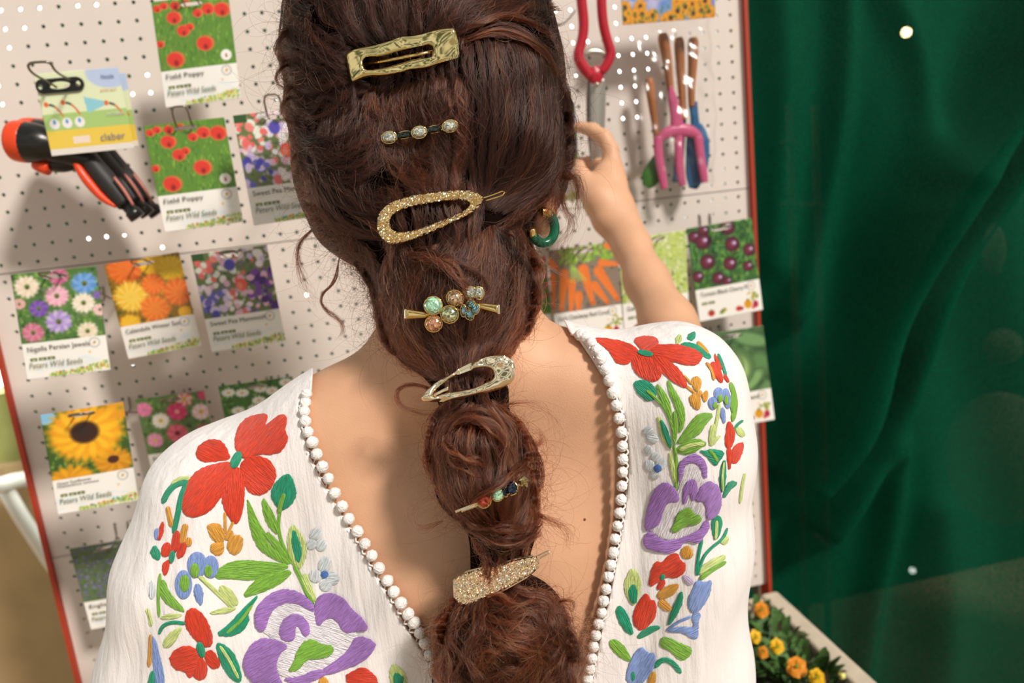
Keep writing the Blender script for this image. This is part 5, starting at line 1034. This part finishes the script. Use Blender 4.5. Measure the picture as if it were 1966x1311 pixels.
T_([[(860,960),(900,1000),(960,1010),(1020,1000),(1040,980)],[(870,990),(920,1030),(980,1035),(1030,1020),(1045,1000)],[(900,1010),(950,1050),(1000,1050),(1040,1030)]],900,amp=8,tone=.6,lift=.009)
T_([[(900,1030),(920,1060),(930,1100),(900,1140)],[(960,1040),(960,1080),(960,1120),(950,1150)],[(1020,1040),(1010,1080),(1000,1110),(990,1140)]],900,amp=6,tone=.5,lift=.006)
# third bubble and loose ends
T_([[(890,1130),(850,1180),(835,1240),(840,1300),(850,1390)],[(910,1140),(880,1190),(870,1250),(880,1310),(890,1390)],[(930,1140),(920,1200),(910,1260),(930,1330),(930,1390)],[(950,1140),(970,1190),(980,1250),(985,1320),(980,1390)],[(970,1130),(1030,1170),(1060,1230),(1060,1310),(1040,1390)],[(985,1120),(1060,1150),(1100,1210),(1110,1290),(1090,1390)]],4600,amp=14,tone=.5,lift=.012,fr=(1,3.5))
T_([[(920,1140),(980,1150),(1040,1160),(1090,1140),(1105,1150)],[(930,1160),(990,1180),(1050,1180),(1100,1220)],[(920,1180),(960,1220),(1030,1230),(1090,1260)],[(900,1190),(940,1230),(1010,1260),(1080,1300)]],1300,amp=10,tone=.65,lift=.014)
T_([[(950,1320),(960,1270),(1000,1250),(1050,1270)],[(880,1311),(890,1260),(930,1230),(970,1240)],[(920,1340),(980,1300),(1030,1290),(1060,1340)]],700,amp=10,tone=.6,lift=.014)
# flyaways and loose tendrils: free curls leaving the outline
def fly(pts, N, spread=10, curl=12, n=34, tone=0., L=(.5,1.), out=.004, rad=.00009):
    g = spl(pts, n)
    for q in range(int(N*Q)):
        t = np.linspace(0,rng.uniform(*L),n); P = np.stack([np.interp(t,np.linspace(0,1,n),g[:,0]),np.interp(t,np.linspace(0,1,n),g[:,1])],1)
        a = rng.uniform(0,6.28); P = P+np.array([math.cos(a),math.sin(a)])*spread*rng.random()*np.linspace(.25,1,n)[:,None]
        w = sum(rng.normal(0,1)*np.sin(6.283*rng.uniform(.5,2.6)*t+rng.uniform(0,6.3)) for _ in range(2)); T = np.gradient(P,axis=0); T /= np.linalg.norm(T,axis=1)[:,None]+1e-9
        P = P+np.stack([-T[:,1],T[:,0]],1)*(w*curl*.6*t)[:,None]
        d0 = DH(P[0,0],P[0,1]); D = np.minimum(DH(P[:,0],P[:,1]), d0+.02); D = np.where(HH[np.clip(((P[:,1]+140)/5).astype(int),0,HH.shape[0]-1),np.clip(((P[:,0]-480)/5).astype(int),0,HH.shape[1]-1)]>0, D, d0+.01*t)
        D = np.convolve(np.pad(D,3,mode='edge'),np.ones(7)/7,'valid'); STR.append((at(P[:,0],P[:,1],D-out*rng.random()-.001), rad, tone+rng.normal(0,.15)))
def halo(line, N, L=(20,70), side=-1, tone=0.):
    g = spl(line,60); T = np.gradient(g,axis=0); T /= np.linalg.norm(T,axis=1)[:,None]; Nn = np.stack([-T[:,1],T[:,0]],1)*side
    for q in range(int(N*Q)):
        i = rng.integers(2,58); l = rng.uniform(*L)*(.4+rng.random()**2); c = rng.choice([-1,1])*rng.uniform(.4,1.6); dr = rng.uniform(-1.1,1.1); n = 22; th = dr+np.linspace(0,c*rng.uniform(.8,2.6),n); st_ = l/n*1.6
        x = np.cumsum(np.cos(th))*st_; y = np.cumsum(np.sin(th))*st_; P = g[i]-Nn[i]*10+Nn[i]*x[:,None]+T[i]*y[:,None]; d0 = float(DH(*(g[i]-Nn[i]*14)))
        STR.append((at(P[:,0],P[:,1],d0-.004+.012*np.linspace(0,1,n)*rng.normal(0,1)), .000075, tone+rng.normal(0,.2)))
halo([(560,-20),(535,60),(535,120),(545,190),(560,250),(575,330),(600,400),(640,460),(690,530),(722,580),(728,650),(770,700)],420,(20,85),side=1)
halo([(600,400),(640,460),(690,530),(722,580),(726,640)],260,(25,90),side=1)
halo([(1000,0),(1050,50),(1080,130),(1100,220),(1105,300),(1080,380)],260,side=-1)
halo([(1035,470),(1040,560),(1015,620),(960,700)],110,side=-1,tone=.3)
halo([(860,770),(815,820),(815,900),(850,970),(880,1030)],170,(20,70),side=1,tone=.6); halo([(950,760),(1010,820),(1045,900),(1050,980),(1030,1040)],260,(20,75),side=-1,tone=.6)
halo([(870,1140),(830,1200),(825,1290)],150,(20,60),side=1,tone=.6); halo([(1000,1120),(1080,1160),(1112,1220),(1115,1300)],330,(20,80),side=-1,tone=.6)
for p in ([(650,500),(648,540),(615,565),(618,590),(655,612),(662,640),(640,656)],[(652,495),(640,545),(612,570),(625,600),(660,620),(655,645)]): fly(p,34,4,3,tone=.25,L=(.85,1))
fly([(600,440),(570,470),(572,520),(590,560),(610,590)],60,10,10,tone=.1)
fly([(590,350),(600,420),(620,450),(650,455)],60,12,8,tone=.1); fly([(575,300),(588,370),(610,425),(640,450)],70,12,6,tone=.1)
fly([(1060,300),(1085,350),(1110,330),(1112,400),(1100,440)],90,16,14,tone=.35); fly([(1070,330),(1080,400),(1102,425),(1085,460),(1060,500)],70,12,10,tone=.35); fly([(1080,320),(1110,350),(1108,400),(1103,425)],50,6,4,tone=.4)
fly([(1020,430),(1010,470),(1060,520),(1095,535),(1130,550),(1130,575)],14,5,4,tone=.3); fly([(1040,300),(1075,380),(1045,430),(1010,440)],160,18,8,tone=.45,out=.006)
fly([(1060,60),(1030,70),(1050,75),(1058,68),(1045,58)],16,8,6); fly([(1010,40),(1060,60),(1080,110),(1090,170)],60,14,12,tone=.3)
fly([(600,40),(560,50),(535,70),(535,95),(550,110)],110,7,5,tone=-.1); fly([(600,0),(565,10),(555,30),(570,50)],60,8,5)
fly([(570,100),(545,115),(535,140),(550,160)],60,8,8); fly([(600,160),(560,165),(545,190),(560,215)],60,8,8)
fly([(880,770),(800,735),(760,745),(762,775),(790,790),(850,800)],60,7,5,tone=.45,L=(.7,1)); fly([(900,780),(840,760),(790,770)],40,10,8,tone=.5)
fly([(1000,830),(1030,860),(1045,840),(1020,820)],60,8,5,tone=.5); fly([(1010,980),(1060,1000),(1095,1020),(1090,1060)],60,14,12,tone=.6); fly([(1040,1180),(1080,1150),(1105,1155),(1100,1175),(1090,1165)],60,5,3,tone=.6)
fly([(960,780),(1020,770),(1060,800),(1080,850)],20,12,14,tone=.5); fly([(850,1000),(800,1020),(790,980),(830,960)],16,10,10,tone=.5)
for p in ([(575,60),(536,72),(526,98),(542,120),(562,108)],[(575,118),(538,128),(528,154),(545,172),(565,165)],[(580,180),(542,192),(540,222),(566,240),(580,230)],[(590,280),(560,300),(566,335),(592,345)],[(610,370),(585,395),(598,425),(622,430)],[(600,10),(566,14),(552,36),(568,52)]): fly(p,42,8,4,tone=.1,L=(.8,1),out=.008,rad=.00013)
# criss-crossing stray hairs over the surface
for q in range(1100):
    x, y = rng.uniform(560,1090), rng.uniform(-20,1311)
    if not HH[int((y+140)/5), int((x-480)/5)]: continue
    n = 20; th0 = rng.uniform(0,6.28); l = rng.uniform(30,110); th = th0+np.linspace(0,rng.normal(0,1.6),n)+.25*np.sin(np.linspace(0,rng.uniform(3,9),n)); st_ = l/n
    P = np.stack([x+np.cumsum(np.cos(th))*st_, y+np.cumsum(np.sin(th))*st_],1); D = DH(P[:,0],P[:,1]); D = np.minimum(D, D.min()+.02)-rng.uniform(.007,.014)*np.sin(np.pi*np.linspace(.08,.92,n))
    STR.append((at(P[:,0],P[:,1],D), .00010, rng.uniform(.3,1.5)))
# hair on the sides and front of the head, combed back towards the clips
th_ = bvh(Vh, Qh); back = camvec(0,0,-1); down = np.array([0,0,-1.]); zlow = J(820,560,.66)[2]
cand = Vh[(Vh[:,2]>zlow)]; cand = cand[rng.integers(len(cand),size=9000)]; cnt_ = 0
for p in cand:
    q, n_, _, _ = th_.find_nearest(Vector(p))
    n_ = np.array(n_)
    if n_@((CAM-p)/np.linalg.norm(CAM-p))>.04: continue
    g = back*1.0+down*.75+rng.normal(0,.18,3); P = []; q = np.array(q)+0.; hgt = .0006+.0022*rng.random(); ph = rng.uniform(0,6.3); fq = rng.uniform(.3,.8)
    for i in range(16):
        P.append(q+n_*hgt); side = np.cross(n_, g); d = g-n_*(g@n_); d /= np.linalg.norm(d)+1e-9; d = d+.35*math.sin(ph+fq*i)*side/(np.linalg.norm(side)+1e-9)
        q2, n2, _, _ = th_.find_nearest(Vector(q+d*.0075)); q = np.array(q2); n_ = np.array(n2)
    STR.append((np.array(P), .00017, -.15+rng.normal(0,.4))); cnt_ += 1
print('STRANDS', len(STR), cnt_)
def hair_post_mat(name, dark, mid, light):
    m = bpy.data.materials.new(name); m.use_nodes = True; nt = m.node_tree; nt.nodes.clear(); o = nt.nodes.new('ShaderNodeOutputMaterial')
    h = nt.nodes.new('ShaderNodeBsdfHairPrincipled'); h.parametrization = 'COLOR'
    a = nt.nodes.new('ShaderNodeAttribute'); a.attribute_name='tone'; r = nt.nodes.new('ShaderNodeValToRGB'); e = r.color_ramp.elements; e[0].position=.2; e[0].color=(*dark,1); e[1].position=.95; e[1].color=(*light,1); x = e.new(.55); x.color=(*mid,1)
    nt.links.new(a.outputs['Fac'],r.inputs['Fac']); nt.links.new(r.outputs[0],h.inputs['Color']); h.inputs['Roughness'].default_value=.24; h.inputs['IOR'].default_value=1.42; h.inputs['Radial Roughness'].default_value=.4
    nt.links.new(h.outputs[0],o.inputs[0]); return m
M_hair = hair_post_mat('hair_strands', (.010,.0035,.0025), (.058,.0155,.008), (.34,.095,.036))
hcd = bpy.data.hair_curves.new('hair_strands'); hcd.add_curves([len(s[0]) for s in STR])
pos = np.concatenate([s[0] for s in STR]); rt = np.array(worldloc(hair)); hcd.attributes['position'].data.foreach_set('vector', (pos-rt).astype(np.float32).ravel())
rad = np.concatenate([s[1]*np.minimum(1,np.linspace(1.15,.35,len(s[0]))) for s in STR]); ra = hcd.attributes.new('radius','FLOAT','POINT'); ra.data.foreach_set('value', rad.astype(np.float32))
ta = hcd.attributes.new('tone','FLOAT','CURVE'); ta.data.foreach_set('value', np.clip(np.array([.31+.40*s[2] for s in STR]),0,1).astype(np.float32))
hcd.materials.append(M_hair); ho = bpy.data.objects.new('hair_strands', hcd); COL.objects.link(ho); ho.parent = hair
# ============================================================ HAIR CLIPS AND EARRING
M_gold = mat('polished_gold', (.86,.62,.24), .10, 1.0); M_gold2 = mat('hammered_gold', (.82,.68,.31), .13, 1.0); M_goldr = mat('bright_gold', (1.,.84,.58), .13, 1.0)
M_glit = mat('crystal_gold', (.93,.78,.52), .14, 1.0); M_glit2 = mat('pale_crystal_gold', (1.,.88,.72), .12, 1.0)
def fitplane(poly, lift):
    P, T, f = grid_tris(poly, (), 8.); d = DH(P[:,0],P[:,1]); A = np.c_[P[:,0]-P[:,0].mean(),P[:,1]-P[:,1].mean(),np.ones(len(P))]; k = np.linalg.lstsq(A,d,rcond=None)[0]; k[:2] = np.clip(k[:2],-.00012,.00012)
    c = P.mean(0); return lambda x,y: k[0]*(x-c[0])+k[1]*(y-c[1])+k[2]-lift
def plate(name, outer, hole, dfun, m, parent, th=.002, edge=4., step=2.5, relief=None, flat=False):
    P, T, f = grid_tris(outer, [hole] if hole is not None else (), step); e = np.clip(f/edge,0,1); h = th*np.sqrt(1-(1-e)**2)
    if relief is not None: h = h+relief(P,f)*np.clip(f/2,0,1)
    d = dfun(P[:,0],P[:,1]); V1_ = at(P[:,0],P[:,1],d-h); V2_ = at(P[:,0],P[:,1],d+.0006*e); n = np.cross(V1_[T[:,1]]-V1_[T[:,0]], V1_[T[:,2]]-V1_[T[:,0]]); fl = ((V1_[T[:,0]]-CAM)*n).sum(1)>0
    T = np.where(fl[:,None],T[:,::-1],T); N_ = len(P); return mesh(name, np.r_[V1_,V2_], np.r_[T,T[:,::-1]+N_], m, parent, smooth=not flat)
def hammered(amp, wl, seed, n=26, box=(0,0,100,100)):
    r = np.random.default_rng(seed); C_ = np.stack([r.uniform(box[0],box[2],n),r.uniform(box[1],box[3],n)],1); a = r.choice([-1,1],n)*r.uniform(.5,1,n)
    return lambda P,f: amp*sum(a_*np.exp(-((P-c)**2).sum(1)/wl**2) for a_,c in zip(a,C_))
def glitter(amp): return lambda P,f: amp*rng.random(len(P))
crop = lambda ox,oy,s: (lambda P: [(ox+x/s,oy+y/s) for x,y in P])
c4, c5, c7, c8 = crop(500,0,2.6226), crop(680,500,4.68), crop(780,1050,5.024), crop(740,740,3.856)
def clip_thing(name, px, py, d, lab): return empty(name, at(px,py,d), lab, 'hair clip', 'hair clips down the braid')
# 1 wavy hammered rectangle
out = smooth_line(c4([(425,268),(480,240),(560,230),(640,208),(700,186),(770,182),(830,170),(880,148),(960,138),(980,142),(995,200),(1003,290),(960,300),(900,318),(830,346),(760,352),(700,372),(620,385),(540,388),(480,412),(458,422),(440,360),(428,300)]),None,1,True)
inn = smooth_line(c4([(518,300),(540,287),(600,288),(660,268),(740,245),(820,228),(852,224),(866,240),(868,280),(850,292),(780,295),(700,318),(620,342),(540,350),(522,340)]),None,1,True)
e = clip_thing('hair_clip',770,105,.58,'hammered gold rectangular hair clip with long slot, topmost on the head'); df = fitplane(out,.012)
plate('clip_frame', out, inn, df, M_gold2, e, .0024, 7, 2.4, hammered(.0021,22,3,34,(660,50,885,160)))
ln = at(*np.array([(700,125),(840,98)]).T, df(np.array([700,840]),np.array([125,98]))+.003); v,f = tube(ln,.0016,8); mesh('spring_bar',v,f,M_gold,e)
# gems
def gm(name,col,tr=.0,metal=.45): 
    def facet_sparkle(m, nt, b, noise):
        g = nt.nodes.new('ShaderNodeNewGeometry'); w = nt.nodes.new('ShaderNodeTexWhiteNoise'); mr = nt.nodes.new('ShaderNodeMapRange'); mr.inputs['To Min'].default_value=.45; mr.inputs['To Max'].default_value=1.45
        vm = nt.nodes.new('ShaderNodeVectorMath'); vm.operation='SCALE'; vm.inputs[0].default_value=hexc(col); nt.links.new(g.outputs['True Normal'],w.inputs['Vector']); nt.links.new(w.outputs['Value'],mr.inputs['Value']); nt.links.new(mr.outputs[0],vm.inputs['Scale']); nt.links.new(vm.outputs[0],b.inputs['Base Color'])
    return mat(name, col, .05, min(.9,metal*1.9), post=facet_sparkle, **{'Transmission Weight':tr,'Coat Weight':.6,'IOR':1.6,'Specular IOR Level':.9})
def gem(parent, px, py, rx, ry, rot, m, dfun, h=.0032, n=10, prongs=4, lift=.0015, sq=False):
    d = float(dfun(px,py))-lift; c = at(px,py,d); ex = at(px+math.cos(rot)*10,py+math.sin(rot)*10,d)-c; ex /= np.linalg.norm(ex); nn = (CAM-c)/np.linalg.norm(CAM-c); ey = np.cross(nn,ex); rx, ry = rx/F*d, ry/F*d
    def ring(s,z,off):
        R_=[]
        for i in range(n):
            a = 2*math.pi*(i+off)/n; x,y = math.cos(a),math.sin(a)
            if sq: k_ = (abs(x)**5+abs(y)**5)**(-1/5); x*=k_; y*=k_
            R_.append(c+ex*rx*s*x+ey*ry*s*y+nn*z)
        return R_
    V = ring(1,0,0)+ring(.86,h*.5,.5)+ring(.62,h*.82,0)+ring(.42,h*.95,.5)+[c+nn*h]+ring(.95,-h*.35,.5)+[c-nn*h*.8]; Fs=[]
    def band(a,b,sh):
        for i in range(n):
            j=(i+1)%n
            if sh: Fs.append((a+i,a+j,b+i)); Fs.append((a+j,b+j,b+i))
            else: Fs.append((a+i,b+i,b+(i-1)%n)); Fs.append((a+i,a+j,b+i))
    band(0,n,1); band(n,2*n,0); band(2*n,3*n,1); t_=4*n; Fs += [(3*n+i,3*n+(i+1)%n,t_) for i in range(n)]
    b0=4*n+1; Fs += [(i,b0+i,(i+1)%n) for i in range(n)]+[((i+1)%n,b0+i,b0+(i+1)%n) for i in range(n)]+[(b0+(i+1)%n,b0+i,b0+n) for i in range(n)]
    g = mesh('gemstone', np.array(V), Fs, m, parent, smooth=False)
    P = [c+ex*rx*1.04*math.cos(a)+ey*ry*1.04*math.sin(a)-nn*.0006 for a in np.linspace(0,2*math.pi,24,endpoint=False)]; parts=[tube(np.array(P),.0005,6,True)]
    for i in range(prongs):
        a = 2*math.pi*(i+.5)/prongs; p = c+ex*rx*1.05*math.cos(a)+ey*ry*1.05*math.sin(a); q = c+ex*rx*.86*math.cos(a)+ey*ry*.86*math.sin(a)+nn*(h*.62); parts.append(tube(np.array([p-nn*.001,p+nn*h*.35,q]),.00045,6))
    v,f = joinm(parts); mesh('gem_setting', v, f, M_gold, g); return g
G_clear = gm('clear_crystal','#dfe4d2',.25,.35); G_mint = gm('mint_opal','#a9dcb8',0,.05); G_peach = gm('peach_crystal','#eba77e',.2,.35); G_champ = gm('champagne_crystal','#e2bd98',.2,.4); G_ab = gm('aurora_crystal','#d9dcae',.15,.55)
G_blue = gm('pale_blue_crystal','#8fa8b4',.2,.4); G_aqua = gm('aqua_crystal','#86b0b4',.2,.4); G_navy = gm('navy_crystal','#16263f',.1,.4); G_red = gm('amber_red_crystal','#b23a1e',.1,.3); G_bag = gm('smoky_green_crystal','#2e3a33',.2,.5); G_sm = gm('smoky_yellow_crystal','#b3a06a',.25,.4)
def pin(name, pts, w, df, parent, m=M_gold, off=0.):
    P = np.array(pts,float); P = resample(P,14); d = df(P[:,0],P[:,1])+off; v,f = tube(at(P[:,0],P[:,1],d), w, 8); mesh(name, v, f, m, parent)
# 2 slim pin, three pale ovals with smoky baguettes
o2 = [(712,262),(880,230),(882,252),(714,280)]; e = clip_thing('hair_pin',797,254,.58,'slim gold hair pin with three clear oval crystals and two smoky baguettes'); df = fitplane(o2,.0155)
pin('pin_bar', [(712,272),(735,267),(800,256),(875,244)], .0009, df, e)
for x,y in ((747,264),(805,254),(864,242)): gem(e,x,y,14.5,11,-.2,G_clear,df,.003,12)
for x,y in ((776,259),(834,248)): gem(e,x,y,15,6.5,-.2,G_bag,df,.0022,8,0,.001,True)
# 3 glittering oval
out = smooth_line(c4([(583,1125),(592,1070),(640,1020),(720,990),(820,970),(940,957),(1040,954),(1100,966),(1128,996),(1112,1032),(1055,1080),(960,1128),(850,1178),(750,1215),(665,1236),(622,1215),(592,1172)]),None,2,True)
inn = smooth_line(c4([(652,1112),(668,1080),(730,1050),(820,1030),(930,1012),(1020,1007),(1053,1020),(1045,1045),(980,1080),(880,1120),(780,1155),(700,1170),(662,1152)]),None,2,True)
e = clip_thing('hair_clip',825,418,.58,'gold glitter encrusted open oval hair clip at the back of the head'); df = fitplane(out,.013)
plate('clip_frame', out, inn, df, M_glit, e, .002, 5, 2.3, glitter(.0020), True)
pin('wire_end', c4([(1110,1000),(1160,985),(1225,960),(1233,970),(1215,985),(1130,1012)]), .0006, df, e, M_gold, .002)
# 4 gem cluster clip
o4 = c5([(450,435),(1305,395),(1305,480),(450,525)]); e = clip_thing('hair_clip',868,597,.58,'gold bar hair clip with a cluster of pastel crystals'); df = fitplane(o4,.015)
plate('clip_bar', c5([(450,438),(470,436),(640,462),(700,480),(640,520),(470,525),(452,522)]), None, df, M_gold, e, .0022, 6, 2.2)
plate('clip_bar', c5([(1080,380),(1130,378),(1290,396),(1306,402),(1300,478),(1280,482),(1100,430)]), None, df, M_gold, e, .0022, 6, 2.2)
for x,y in ((462,480),(1298,440)):
    p = c5([(x,y-42),(x,y+42)]); pin('bar_end', p, .0011, df, e, M_goldr, -.001)
pin('clip_spine', c5([(640,490),(860,460),(1100,405)]), .0016, df, e, M_gold, .001)
for x,y,rx,ry,r,m,l in ((710,405,17,17,0,G_mint,.003),(715,568,16,15.5,0,G_peach,.002),(900,338,15,15,.3,G_champ,.002),(858,485,16.5,16.5,0,G_ab,.0035),(982,452,6,11.5,0,G_blue,.003),(1045,290,11,12,0,G_clear,.002),(1118,292,10,12,0,G_clear,.0015),(940,345,9,13,0,G_champ,.0015),(1050,395,8,9,0,G_aqua,.002),(1085,440,8,11,.5,G_aqua,.003),(1035,490,8,10,-.5,G_aqua,.003)):
    q = c5([(x,y)])[0]; gem(e,q[0],q[1],rx,ry,r,m,df,.0042,12 if rx>12 else 9,4,l)
# 5 polished teardrop snap clip
out = smooth_line(c5([(597,1242),(612,1200),(660,1150),(740,1095),(850,1025),(1000,940),(1150,880),(1250,850),(1330,846),(1405,880),(1446,940),(1447,1050),(1410,1105),(1300,1160),(1150,1200),(1000,1232),(850,1262),(720,1276),(620,1272)]),None,2,True)
inn = smooth_line(c5([(700,1205),(750,1135),(870,1060),(1000,1000),(1130,960),(1215,958),(1258,1005),(1252,1062),(1180,1100),(1060,1145),(940,1170),(850,1182),(760,1215),(715,1222)]),None,2,True)
e = clip_thing('hair_clip',905,728,.58,'polished gold teardrop snap clip at the bottom of the nape'); df0 = fitplane(out,.0); dcl = float(DH(905,728))-.012
df = lambda x,y: dcl+np.minimum(0,(DBS(900,740)*0))+0*np.asarray(x)-.00004*(np.asarray(x)-905)
plate('clip_frame', out, inn, df, M_goldr, e, .0026, 7, 2.4, hammered(.0022,13,11,55,(800,675,990,775)))
plate('comb_tongue', c5([(712,1215),(722,1190),(790,1155),(848,1128),(853,1168),(800,1188),(735,1222)]), None, lambda x,y: df(x,y)+.001, M_goldr, e, .0012, 3, 1.6, lambda P,f: .0006*np.sin(P[:,0]*2.1))
# 6 coloured crystal pin
o6 = c8([(520,925),(1060,690),(1075,740),(530,955)]); e = clip_thing('hair_pin',945,950,.57,'gold hair pin with red, mint, navy and star shaped crystals'); df = fitplane(o6,.0165)
pin('pin_bar', c8([(518,935),(690,865),(860,800),(1020,720)]), .0010, df, e, M_goldr)
pin('pin_bar', c8([(560,925),(660,890),(700,868)]), .0016, df, e, M_goldr)
for x,y,rx,ry,r,m,sq,n in ((728,850,13.5,14,.0,G_red,False,12),(828,806,12,12.5,0,G_mint,False,12),(882,785,5.5,10,-.35,G_navy,True,8),(932,758,11.5,13,-.35,G_navy,True,8)):
    q = c8([(x,y)])[0]; gem(e,q[0],q[1],rx,ry,r,m,df,.0035,n,4,.002,sq)
q = c8([(1022,712)])[0]; star = [(q[0]+(15 if i%2==0 else 8.5)*math.cos(i*math.pi/5-.3),q[1]+(15 if i%2==0 else 8.5)*math.sin(i*math.pi/5-.3)) for i in range(10)]
plate('star_gemstone', star, None, lambda x,y: df(x,y)-.002, G_sm, e, .003, 9, 3.5, None, True)
# 7 pave clip
out = smooth_line(c7([(455,330),(478,290),(530,258),(600,232),(800,185),(1000,132),(1150,95),(1250,82),(1288,110),(1287,170),(1245,240),(1100,330),(900,440),(700,522),(575,576),(505,556),(462,490)]),None,1,True)
e = clip_thing('hair_clip',955,1115,.57,'solid tapered hair clip covered in tiny gold crystals, lowest on the braid'); df = fitplane(out,.013)
plate('clip_plate', out, None, df, M_glit2, e, .0028, 4, 2.2, glitter(.0024), True)
pin('edge_rim', [tuple(p) for p in out]+[tuple(out[0])], .0009, df, e, M_goldr)
pin('wire_end', c7([(1250,95),(1360,42),(1378,38),(1384,58),(1280,112)]), .0006, df, e, M_goldr)
# earring
M_mal = mat('green_marbled_resin', '#0f5238', .12, 0, noise=(260,.7,(1,1,.3)))
dE = .648; ce = at(1043,437,dE); ex, ey = camvec(1,0,.35), camvec(0,1,0); ex /= np.linalg.norm(ex)
ring = lambda a: ce+ex*23.5/F*dE*math.cos(a)*1.02+ey*30/F*dE*math.sin(a)
e = empty('hoop_earring', ring(math.pi/2), 'chunky green marbled hoop earring with gold caps hanging from the right ear', 'earring')
v,f = tube(np.array([ring(a) for a in np.linspace(-.95,2.55,40)]), 9.2/F*dE, 20); mesh('resin_hoop', v, f, M_mal, e)
v,f = tube(np.array([ring(a) for a in np.linspace(-1.75,-.93,10)]), 9.8/F*dE, 18); mesh('gold_cap', v, f, M_gold, e)
v,f = tube(np.array([ring(a) for a in np.linspace(2.5,3.0,8)]), 9.0/F*dE, 18); mesh('gold_cap', v, f, M_gold, e)
